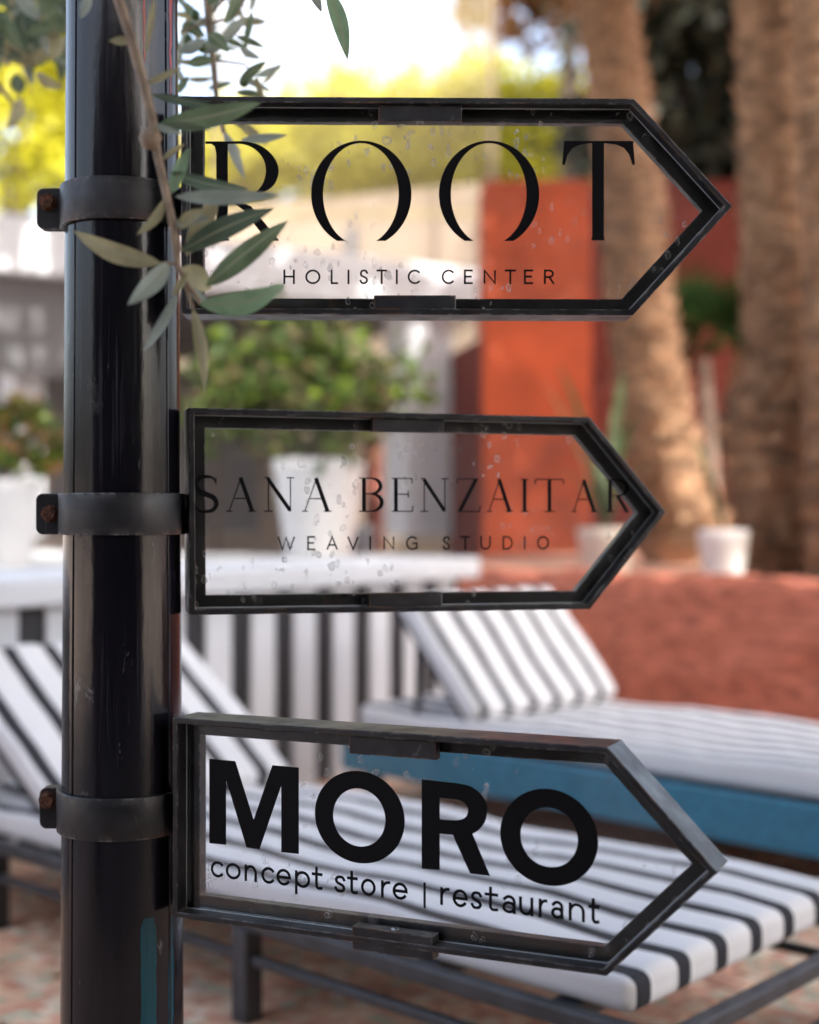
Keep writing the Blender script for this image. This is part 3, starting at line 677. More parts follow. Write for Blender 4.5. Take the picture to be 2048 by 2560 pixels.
# ---------------------------------------------------------------- background trees
def tree(name, label, crown_c, crown_r, n, m, seed, size=.16, clumps=60, cs=.45, asp=.55, trunk_r=.16, hollow=.3):
    cc = Vector(crown_c); base = Vector((cc.x, cc.y, 0)); t = thing(name, label, 'tree', base)
    g = np.random.default_rng(seed); b = MB()
    b.tube([base, base + Vector((.05, 0, (cc.z - crown_r[2] * .3) * .5)), Vector((cc.x, cc.y, cc.z - crown_r[2] * .2))], [trunk_r, trunk_r * .8, trunk_r * .5], 10)
    for i in range(12):
        e = cc + Vector(g.uniform(-.7, .7, 3) * np.array(crown_r)); s_ = Vector((cc.x, cc.y, cc.z - crown_r[2] * g.uniform(.2, .8)))
        b.tube([s_, (s_ + e) / 2 + Vector((0, 0, .1)), e], [trunk_r * .4, trunk_r * .25, .015], 6)
    b.build('trunk', M['trunk'], t, world=True)
    v, f = leaves(blob_points(cc, crown_r, n, seed, clumps, cs, hollow), size, asp, .8, .1, seed); cloud_obj('crown', v, f, m, t, loc=base)
    return t
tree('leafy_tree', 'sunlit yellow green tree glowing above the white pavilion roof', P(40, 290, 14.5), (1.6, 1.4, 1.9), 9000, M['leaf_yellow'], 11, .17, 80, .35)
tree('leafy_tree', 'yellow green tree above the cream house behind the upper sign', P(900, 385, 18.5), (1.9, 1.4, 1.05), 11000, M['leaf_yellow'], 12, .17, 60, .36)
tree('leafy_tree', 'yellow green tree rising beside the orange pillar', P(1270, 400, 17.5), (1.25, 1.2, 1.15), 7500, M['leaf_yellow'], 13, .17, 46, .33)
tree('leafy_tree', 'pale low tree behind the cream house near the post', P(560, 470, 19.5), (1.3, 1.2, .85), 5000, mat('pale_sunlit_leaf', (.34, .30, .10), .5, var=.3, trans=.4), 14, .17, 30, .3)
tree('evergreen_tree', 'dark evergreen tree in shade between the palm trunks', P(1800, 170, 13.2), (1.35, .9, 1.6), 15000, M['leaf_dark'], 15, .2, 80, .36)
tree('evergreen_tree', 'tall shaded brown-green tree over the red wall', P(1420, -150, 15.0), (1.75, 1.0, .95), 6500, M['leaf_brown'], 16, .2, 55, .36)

# screen of thin bamboo rods above the house
bs_ = thing('bamboo_screen', 'tall screen of thin vertical bamboo rods above the cream house', 'screen', P(890, 560, 13.3))
M['bamboo'] = mat('weathered_bamboo', (.27, .22, .11), .6, var=.3, vscale=3)
rod = None; zr0, zr1 = P(0, 560, 13.3).z, P(0, -120, 13.3).z
for i in range(34):
    u = 550 + i * 20.3 + random.uniform(-1, 1); x = P(u, 0, 13.3).x - bs_.location.x
    if rod is None:
        b = MB(); b.tube([(0, 0, 0), (0, 0, zr1 - zr0)], .011, 6); rod = b.build('rod', M['bamboo'], bs_, smooth=True); rod.location = (x, 0, 0)
    else:
        c = rod.copy(); COL.objects.link(c); c.parent = bs_; c.location = (x, random.uniform(-.01, .01), 0)
for zz in (.1, zr1 - zr0 - .1):
    b = MB(); b.bar((P(535, 0, 13.3).x - bs_.location.x, .03, zz), (P(1240, 0, 13.3).x - bs_.location.x, .03, zz), .03, .04); b.build('rail', M['bamboo'], bs_)
for u in (540, 1234):
    x = P(u, 0, 13.3).x - bs_.location.x; b = MB(); b.bar((x, .05, -bs_.location.z), (x, .05, zr1 - zr0), .05, .05); b.build('post', M['trunk'], bs_)

# ---------------------------------------------------------------- olive tree: crown over the court, twigs hanging into view
OB = Vector((-1.75, -.3, 0))
ol = thing('olive_tree', 'olive tree whose grey green twigs hang over the sign post', 'tree', OB)
b = MB(); b.tube([OB, OB + Vector((.05, -.1, 1.2)), OB + Vector((.25, -.2, 2.4)), OB + Vector((1.0, -.3, 3.8))], [.24, .19, .17, .14], 14)
for e in ((3.5, 1.5, 5.2), (5.5, -2, 5.4), (2, -3.5, 5.2), (-1, 1.5, 5), (-1.5, -2.5, 5.1), (6.5, 1, 5.3), (2.5, 2.5, 5)):
    s_ = OB + Vector((1.0, -.3, 3.7)); e_ = OB + Vector(e); b.tube([s_, (s_ + e_) / 2 + Vector((0, 0, .3)), e_], [.1, .07, .03], 8)
b.build('trunk', M['trunk'], ol, world=True, smooth=True)
CR = (2.3, -1.9, 5.7)
v, f = leaves(blob_points(CR, (6.6, 5.0, .75), 26000, 21, 0, 0, .0), .42, .5, .35, .1, 22)
cloud_obj('crown', v, f, M['leaf_olive_crown'], ol, loc=OB)
def added_canopy(label, trunk, c, r, n, seed):  # unseen tree added to cast shade on the pavilion and red wall
    t = thing('added_shade_tree', label, 'tree', trunk); tv = Vector(trunk); b = MB()
    b.tube([tv, tv + Vector((.1, .1, 2.4)), tv.lerp(Vector(c), .35) + Vector((0, 0, 2.2))], [.22, .17, .12], 10)
    g = np.random.default_rng(seed); fork = tv.lerp(Vector(c), .35) + Vector((0, 0, 2.2))
    for i in range(9):
        e = Vector(c) + Vector(g.uniform(-.8, .8, 3) * np.array(r)); b.tube([fork, (fork + e) / 2 + Vector((0, 0, .25)), e], [.08, .06, .02], 6)
    b.build('trunk', M['trunk'], t, world=True, smooth=True)
    v, f = leaves(blob_points(c, r, n, seed, 0, 0, .0), .40, .5, .35, .1, seed); cloud_obj('crown', v, f, M['leaf_olive_crown'], t, loc=trunk)
added_canopy('added tree out of view that shades the front of the white pavilion', (-4.6, 7.6, 0), (-.9, 6.9, 6.0), (3.9, 4.1, .55), 3300, 31)
added_canopy('added tree out of view that shades the palms and the red back wall', (8.5, 7.5, 0), (5.0, 9.5, 6.2), (3.2, 2.6, .65), 4500, 32)
hd = thing('added_hedge', 'tall dark leaf wall added out of view to darken reflections in the signs', 'added_hedge', (0, -3.2, 0))  # unseen block of leaves added to darken reflections in post and signs
b = MB(); b.box((-6, -3.9, 0), (6, -3.3, 3.7)); b.build('core', M['leaf_dark'], hd, world=True)
g = np.random.default_rng(8); pts = np.stack([g.uniform(-6.1, 6.1, 9000), -3.25 + g.normal(size=9000) * .07, g.uniform(0, 3.8, 9000)], 1)
v, f = leaves(pts, .12, .5, .7, .1, 9); cloud_obj('foliage', v, f, M['leaf_dark'], hd, loc=(0, -3.2, 0))
def olive_leaf(parent, base, tip, w, m, tilt=0., bend=0.):
    base = Vector(base); tip = Vector(tip); d = tip - base; L = d.length; view = (base - Vector((0, 0, HC))).normalized()
    s = d.cross(view).normalized(); nrm = s.cross(d).normalized()
    s2 = (s * math.cos(tilt) + nrm * math.sin(tilt)); n2 = d.normalized().cross(s2)
    vs = []; n = 12
    for i in range(n + 1):
        t = i / n; ww = w / 2 * max(.03, (math.sin(math.pi * (t ** .85)) ** .8) if 0 < t < 1 else .03)
        p = base + d * t + s * bend * L * math.sin(math.pi * t) + n2 * L * .04 * math.sin(math.pi * t)
        vs += [p - s2 * ww + n2 * ww * .25, p - s2 * ww * .5 + n2 * ww * .06, p, p + s2 * ww * .5 + n2 * ww * .06, p + s2 * ww + n2 * ww * .25]
    b = MB(); b.add(vs, [(i * 5 + k, i * 5 + k + 1, i * 5 + k + 6, i * 5 + k + 5) for i in range(n) for k in range(4)])
    o = b.build('leaf', m, parent, world=True, smooth=True, recalc=False)
    uv = o.data.uv_layers.new(name='UVMap'); vu = [((k % 5) / 4, (k // 5) / n) for k in range(len(vs))]
    for lp in o.data.loops: uv.data[lp.index].uv = vu[lp.vertex_index]
    return o
def z1(x, y): return (x * .5217, y * .5217)
YB = .94 * S; sc_ = YB / FPX
b = MB(); st = [(520, -260), (570, 0), (625, 170), (690, 400), (735, 600), (755, 740), (800, 940), (830, 1080), (850, 1270), (880, 1340), (960, 1440)]
b.tube([P(*z1(*p), YB) for p in st], [k * S * .84 for k in (.0046, .0042, .004, .0038, .004, .0034, .0032, .003, .0028, .0024, .0012)], 10)
tw = b.build('twig', M['twig'], ol, world=True, smooth=True)
b = MB(); kc = P(*z1(722, 662), YB - .004); b.lathe([(x * S, z * S) for x, z in ((.0003, -.0078), (.005, -.006), (.0078, 0), (.0055, .006), (.0003, .0078))], kc, 12); b.build('knot', M['twig'], tw, world=True, smooth=True)
LV = [((440, -30), (385, 88), 52, 'olive_grey', .01), ((640, 185), (522, 196), 42, 'olive_tan', 0), ((742, -10), (696, 270), 26, 'olive_tan', 0),
      ((755, 600), (1250, 492), 100, 'olive_green', -.01), ((725, 452), (1070, 520), 48, 'olive_dark', .02), ((822, 930), (908, 708), 62, 'olive_pale', .0),
      ((815, 822), (1190, 905), 66, 'olive_dark', -.03), ((838, 942), (1337, 935), 72, 'olive_grey', .01), ((795, 948), (655, 1125), 46, 'olive_tan', .08),
      ((868, 1205), (1312, 998), 96, 'olive_dark', .03), ((985, 1372), (1380, 1058), 108, 'olive_green', .03), ((775, 1262), (352, 1106), 92, 'olive_tan', .04),
      ((812, 1258), (612, 1462), 86, 'olive_grey', .05), ((895, 1225), (1045, 925), 92, 'olive_tan', -.03), ((852, 1412), (688, 1684), 52, 'olive_grey', .05),
      ((955, 1455), (1365, 1365), 112, 'olive_pale', -.08), ((925, 1478), (982, 1885), 62, 'olive_tan', .06), ((868, 1285), (1015, 1385), 105, 'olive_tan', 0),
      ((700, 402), (872, 322), 30, 'olive_tan', 0), ((760, 605), (1010, 620), 34, 'olive_dark', .05), ((850, 1090), (980, 1000), 60, 'olive_tan', 0), ((735, 600), (880, 645), 30, 'olive_grey', 0), ((840, 1075), (1005, 1045), 52, 'olive_grey', .03), ((900, 1300), (825, 1425), 40, 'olive_tan', .04), ((780, 765), (885, 690), 28, 'olive_tan', 0), ((905, 1385), (1005, 1465), 46, 'olive_grey', 0)]
for i, (p, q, w, m_, bd) in enumerate(LV):
    dy = random.uniform(-.02, .03) * S
    olive_leaf(tw, P(*z1(*p), YB), P(*z1(*q), YB + dy), w * .5217 * sc_ * 1.1, M[m_], random.uniform(-.5, .5), bd)
b = MB()
for p, q in (((880, 1340), (960, 1455)), ((838, 1100), (870, 1205)), ((880, 1340), (925, 1478)), ((845, 1265), (775, 1262))): b.tube([P(*z1(*p), YB), P(*z1(*q), YB)], .0012 * S, 6)
b.build('twiglet', M['twig'], tw, world=True)
# twig behind the pole on the right, and the lone leaf
Y2 = 1.42 * S; s2_ = Y2 / FPX
b = MB(); b.tube([P(505, -150, Y2), P(522, 60, Y2), P(534, 160, Y2), P(541, 240, Y2), P(560, 330, Y2), P(600, 380, Y2)], [.0058, .0055, .005, .0042, .0034, .0025], 8)
b.tube([P(522, 60, Y2), P(590, 40, Y2), P(640, -60, Y2)], [.002, .002, .003], 6); b.tube([P(534, 150, Y2), P(610, 160, Y2), P(640, 190, Y2)], [.002, .0015, .001], 6)
b.tube([P(450, 80, Y2), P(500, 60, Y2), P(590, -30, Y2)], [.0015, .0015, .002], 6)
tw2 = b.build('twig', M['twig'], ol, world=True, smooth=True)
g = random.Random(5)
fixed = [((500, 40), (462, 8), 26), ((520, 10), (545, -30), 30), ((560, 60), (590, -20), 34), ((545, 110), (600, 60), 30), ((590, 90), (645, 112), 20), ((620, 100), (628, 45), 18), ((612, 150), (622, 60), 16),
         ((640, 190), (690, 170), 20), ((600, 205), (650, 165), 26), ((655, 210), (690, 168), 14), ((470, 160), (520, 150), 30), ((448, 235), (465, 200), 24), ((500, 130), (555, 100), 40), ((520, 85), (560, 120), 34),
         ((450, 130), (500, 105), 32), ((455, 60), (500, 85), 30), ((600, 190), (660, 220), 22), ((590, 230), (650, 240), 20), ((560, 250), (600, 310), 34), ((590, 300), (650, 350), 36), ((600, 350), (690, 340), 30), ((560, 330), (600, 420), 30),
         ((610, 20), (570, -60), 30), ((540, 60), (480, 60), 30), ((640, 190), (655, 250), 18), ((465, 20), (440, -40), 26), ((600, 120), (640, 140), 20)]
for p, q, w in fixed:
    y = Y2 + g.uniform(-.08, .10); q = (p[0] + (q[0] - p[0]) * 1.3, p[1] + (q[1] - p[1]) * 1.3)
    olive_leaf(tw2, P(*p, y), P(*q, y + g.uniform(-.02, .02)), w * s2_ * .95, M[g.choice(('olive_green', 'olive_green', 'olive_tan', 'olive_grey'))], g.uniform(-.7, .7), g.uniform(-.05, .05))
for i in range(34):
    u = g.uniform(445, 640); v_ = g.uniform(-40, 225) if u < 560 else g.uniform(-40, 60); a = g.uniform(0, 6.28); L = g.uniform(45, 80); y = Y2 + g.uniform(.0, .28)
    olive_leaf(tw2, P(u, v_, y), P(u + L * math.cos(a), v_ + L * math.sin(a), y), g.uniform(13, 24) * y / FPX, M[g.choice(('olive_green', 'olive_tan', 'olive_grey', 'olive_tan'))], g.uniform(-.7, .7), g.uniform(-.06, .06))
for u, v_ in ((488, 38), (470, 100), (505, 118), (610, 205)):
    b = MB(); b.lathe([(.0002, -.009), (.0063, -.0053), (.0078, 0), (.0063, .0053), (.0002, .009)], P(u, v_, Y2 - .02), 12); b.build('olive', mat('green_olive_%d' % u, (.05, .10, .03), .35), tw2, world=True, smooth=True)
Y3 = 1.12 * S
b = MB(); b.tube([P(760, -160, Y3), P(800, -60, Y3), P(822, -15, Y3)], [.002, .0015, .001], 6); tw3 = b.build('twig', M['twig'], ol, world=True)
olive_leaf(tw3, P(818, -30, Y3), P(869, 148, Y3), 42 * Y3 / FPX, M['olive_pale'], .3, .02); olive_leaf(tw3, P(772, -40, Y3), P(804, 30, Y3), 24 * Y3 / FPX, M['olive_grey'], .2, 0)
# darker leaves left of the pole, farther off
Y4 = 1.75 * S
b = MB()
for pth in (((-120, -60), (0, 60), (60, 150), (80, 240)), ((-60, -120), (60, -10), (130, 60)), ((-150, 120), (-20, 190), (40, 270)), ((-40, -100), (100, -40), (180, -30))): b.tube([P(*p, Y4) for p in pth], [.006, .004, .003, .001][:len(pth)], 6)
tw4 = b.build('twig', M['twig'], ol, world=True)
for i in range(150):
    u = g.uniform(-60, 175); v_ = g.uniform(-60, 120) if g.random() < .62 else g.uniform(60, 300 - .9 * max(0, u)); a = g.uniform(0, 6.28); L = g.uniform(50, 95); y = Y4 + g.uniform(-.2, .25)
    olive_leaf(tw4, P(u, v_, y), P(u + L * math.cos(a), v_ + L * math.sin(a), y), g.uniform(24, 42) * Y4 / FPX, M[g.choice(('olive_dark', 'olive_tan', 'olive_green', 'olive_dark', 'olive_grey'))], g.uniform(-.7, .7), g.uniform(-.06, .06))

# ---------------------------------------------------------------- sign post
PX, PY = -.2476 * S, 1.207 * S
def prad(z): return .04965 * S - .00558 * (z - HC)
post = thing('sign_post', 'tall tapering glossy black steel post with scuffed paint', 'post', (PX, PY, 0))
b = MB(); n = 96; zs = [0.0, .05] + [HC - .7 + i * .1 for i in range(22)]; vs = []
for z in zs:
    for k in range(n):
        a = 2 * math.pi * k / n; r = prad(z)
        vs.append((r * math.cos(a), r * math.sin(a), z))
b.add(vs, [(i * n + k, i * n + (k + 1) % n, (i + 1) * n + (k + 1) % n, (i + 1) * n + k) for i in range(len(zs) - 1) for k in range(n)]); b.add([vs[-n + k] for k in range(n)], [tuple(range(n))])
b.build('shaft', M['pole'], post, smooth=True)
b = MB(); b.lathe([(.125, 0), (.125, .012), (.09, .016), (.084, .03)], (0, 0, 0), 40); b.build('base_plate', M['frame'], post)
for ang_ in (R(228), R(331)):   # raised weld seams
    b = MB(); b.tube([(prad(z) * math.cos(ang_), prad(z) * math.sin(ang_), z) for z in (0.02, HC, HC + 1.3)], .0015, 8); b.build('weld_seam', M['pole'], post, smooth=True)

M['teal_refl'] = mat('teal_reflection', (.003, .065, .095), .25, spec=.4, var=.35, vscale=5, stretch=(12, 12, .6)); M['red_refl'] = mat('red_reflection', (.38, .035, .025), .25, spec=.4, var=.4, vscale=6, stretch=(12, 12, .6))  # colours of the reflections painted on the post
def streak(u0, u1, z0, z1, m, seed):      # coloured reflection painted on the shaft as a ragged vertical strip
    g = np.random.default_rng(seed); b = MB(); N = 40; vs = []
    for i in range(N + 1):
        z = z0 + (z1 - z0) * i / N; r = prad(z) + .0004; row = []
        tp = 1 - .35 * max(0, (i - N * .97) / (N * .03)) if m is M['teal_refl'] else 1 - .7 * max(0, (N * .3 - i) / (N * .3))
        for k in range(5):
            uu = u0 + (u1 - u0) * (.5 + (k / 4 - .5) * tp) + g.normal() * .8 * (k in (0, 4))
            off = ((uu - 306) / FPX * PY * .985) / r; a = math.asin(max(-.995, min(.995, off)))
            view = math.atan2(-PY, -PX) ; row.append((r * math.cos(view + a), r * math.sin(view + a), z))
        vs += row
    b.add(vs, [(i * 5 + k, i * 5 + k + 1, i * 5 + k + 6, i * 5 + k + 5) for i in range(N) for k in range(4)]); b.build('reflection_streak', m, post, smooth=True)
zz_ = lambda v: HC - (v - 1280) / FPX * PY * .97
streak(350, 388, .05, zz_(2290), M['teal_refl'], 1); streak(419, 431, .05, zz_(2300), M['teal_refl'], 2)
streak(355, 362, zz_(160), HC + 1.0, M['red_refl'], 3); streak(420, 429, zz_(230), HC + 1.0, M['red_refl'], 4)

# ---------------------------------------------------------------- lettering
def stroke(pts, w, cap=0.0):
    """ribbon polygon list along a 2-D polyline; w scalar or list"""
    pts = [Vector(p) for p in pts]; n = len(pts); ws = w if hasattr(w, '__len__') else [w] * n
    closed = (pts[0] - pts[-1]).length < 1e-9 and n > 3
    if cap and not closed:
        pts[0] = pts[0] - (pts[1] - pts[0]).normalized() * cap; pts[-1] = pts[-1] + (pts[-1] - pts[-2]).normalized() * cap
    L = []; Rr = []
    for i in range(n):
        if closed: a, c = pts[i - 1 if i > 0 else n - 2], pts[i + 1 if i < n - 1 else 1]
        else: a, c = pts[max(0, i - 1)], pts[min(n - 1, i + 1)]
        e1 = (pts[i] - a); e2 = (c - pts[i])
        e1 = e1.normalized() if e1.length > 1e-9 else e2.normalized(); e2 = e2.normalized() if e2.length > 1e-9 else e1
        n1 = Vector((-e1.y, e1.x)); n2 = Vector((-e2.y, e2.x)); k = (n1 + n2) / max(.35, 1 + n1.dot(n2))
        L.append(pts[i] + k * ws[i] / 2); Rr.append(pts[i] - k * ws[i] / 2)
    return [[L[i], L[i + 1], Rr[i + 1], Rr[i]] for i in range(n - 1)]
def arc(cx, cy, rx, ry, a0, a1, n=28): return [(cx + rx * math.cos(R(a0 + (a1 - a0) * i / n)), cy + ry * math.sin(R(a0 + (a1 - a0) * i / n))) for i in range(n + 1)]
def spline(pts, n=6):
    P_ = [Vector(p) for p in pts]; P_ = [P_[0] * 2 - P_[1]] + P_ + [P_[-1] * 2 - P_[-2]]; out = []
    for i in range(1, len(P_) - 2):
        for k in range(n):
            t = k / n; a, b_, c, d_ = P_[i - 1:i + 3]
            out.append(.5 * ((2 * b_) + (c - a) * t + (2 * a - 5 * b_ + 4 * c - d_) * t * t + (3 * b_ - a - 3 * c + d_) * t ** 3))
    return out + [P_[-2]]
S_ = spline([(.95, .82), (.78, .97), (.5, 1), (.2, .95), (.06, .76), (.2, .59), (.5, .5), (.82, .40), (.95, .22), (.8, .05), (.5, 0), (.2, .03), (.02, .19)])
MONO = {'H': [[(0, 0), (0, 1)], [(1, 0), (1, 1)], [(0, .52), (1, .52)]], 'O': [arc(.5, .5, .5, .5, 90, 450, 40)], 'L': [[(0, 1), (0, 0), (1, 0)]], 'I': [[(.5, 0), (.5, 1)]],
        'S': [S_], 'T': [[(0, 1), (1, 1)], [(.5, 1), (.5, 0)]], 'C': [arc(.56, .5, .56, .5, 48, 312)], 'E': [[(1, 1), (0, 1), (0, 0), (1, 0)], [(0, .52), (.85, .52)]],
        'N': [[(0, 0), (0, 1), (1, 0), (1, 1)]], 'R': [[(0, 0), (0, 1), (.5, 1)] + arc(.5, .74, .45, .26, 80, -90, 16) + [(0, .48)], [(.5, .48), (1, 0)]],
        'W': [[(0, 1), (.27, 0), (.5, .95), (.73, 0), (1, 1)]], 'A': [[(0, 0), (.5, 1), (1, 0)], [(.2, .35), (.8, .35)]], 'V': [[(0, 1), (.5, 0), (1, 1)]],
        'G': [arc(.55, .5, .55, .5, 48, 300) + [(1, .08), (1, .48), (.65, .48)]], 'U': [[(0, 1), (0, .45)] + arc(.5, .42, .5, .42, 180, 360, 18) + [(1, 1)]],
        'D': [[(0, 0), (0, 1), (.4, 1)] + arc(.4, .5, .6, .5, 80, -80, 20) + [(.4, 0), (0, 0)]],
        'c': [arc(.57, .5, .57, .5, 45, 315)], 'o': [arc(.5, .5, .5, .5, 90, 450, 40)], 'n': [[(0, 0), (0, 1)], [(0, .5)] + arc(.5, .52, .5, .48, 170, 0, 16) + [(1, 0)]],
        'e': [[(.02, .5), (1, .5)] + arc(.5, .5, .5, .5, 8, 318, 34)], 'p': [[(0, -.5), (0, 1)], arc(.5, .5, .5, .5, 90, 450, 40)],
        't': [[(.42, 1.42), (.42, .25)] + arc(.72, .25, .30, .25, 195, 275, 8) + [(1, .03)], [(0, 1), (1, 1)]], 's': [S_],
        'r': [[(0, 0), (0, 1)], [(0, .5)] + arc(.8, .45, .8, .55, 165, 85, 10)], 'a': [[(.08, .84)] + arc(.5, .68, .46, .32, 130, 0, 14) + [(.96, .2), (.98, 0)], arc(.48, .29, .48, .29, 0, 360, 30)],
        'u': [[(0, 1), (0, .45)] + arc(.48, .42, .48, .42, 180, 350, 16), [(1, 1), (1, 0)]], '|': [[(.5, 0), (.5, 1)]]}
TK, TN = .118, .034
def sw(n, a=TN, b_=TK): return [a + (b_ - a) * math.sin(math.pi * i / (n - 1)) for i in range(n)]
def bowl(cx, cy, rx, ry): pts = arc(cx, cy, rx, ry, 90, -90, 18); return (pts, sw(len(pts)))
SER = {'A': [([(.09, 0), (.5, 1)], TN), ([(.47, .98), (.87, .0)], TK), ([(.26, .38), (.66, .38)], TN), ([(0, .015), (.2, .015)], TN), ([(.73, .015), (1, .015)], TN)],
       'N': [([(.14, 0), (.14, .97)], TN), ([(.12, .97), (.86, .03)], TK * .95), ([(.87, 0), (.87, 1)], TN), ([(0, .015), (.28, .015)], TN), ([(.74, .985), (1, .985)], TN), ([(0, .985), (.16, .985)], TN)],
       'S': [(S_, sw(len(S_), .03, .15)), ([(.93, .98), (.93, .78)], TN), ([(.03, .2), (.03, .02)], TN)],
       'B': [([(.2, 0), (.2, 1)], TK), ([(0, .985), (.5, .985)], TN), ([(.2, .53), (.5, .53)], TN), ([(0, .015), (.5, .015)], TN), bowl(.48, .757, .4, .228), bowl(.48, .272, .46, .257)],
       'E': [([(.2, 0), (.2, 1)], TK), ([(0, .985), (.96, .985)], TN), ([(.2, .52), (.78, .52)], TN), ([(0, .015), (1, .015)], TN), ([(.97, 1), (.99, .84)], TN * 1.2), ([(.8, .42), (.8, .62)], TN * 1.2), ([(.99, 0), (1.03, .18)], TN * 1.2)],
       'Z': [([(.06, .985), (.95, .985)], TN), ([(.84, .98), (.16, .02)], TK), ([(.05, .015), (1, .015)], TN), ([(.06, 1), (.03, .84)], TN * 1.2), ([(.98, 0), (1.02, .18)], TN * 1.2)],
       'I': [([(.5, 0), (.5, 1)], TK), ([(-.4, .985), (1.4, .985)], TN), ([(-.4, .015), (1.4, .015)], TN)],
       'T': [([(.5, 0), (.5, 1)], TK), ([(0, .985), (1, .985)], TN), ([(.01, 1), (-.02, .84)], TN * 1.2), ([(.99, 1), (1.02, .84)], TN * 1.2), ([(.3, .015), (.7, .015)], TN)],
       'R': [([(.2, 0), (.2, 1)], TK), ([(0, .985), (.5, .985)], TN), ([(.2, .5), (.5, .5)], TN), ([(0, .015), (.36, .015)], TN), bowl(.48, .742, .42, .243), ([(.5, .5), (.9, .0)], TK), ([(.86, .015), (1, .015)], TN)]}

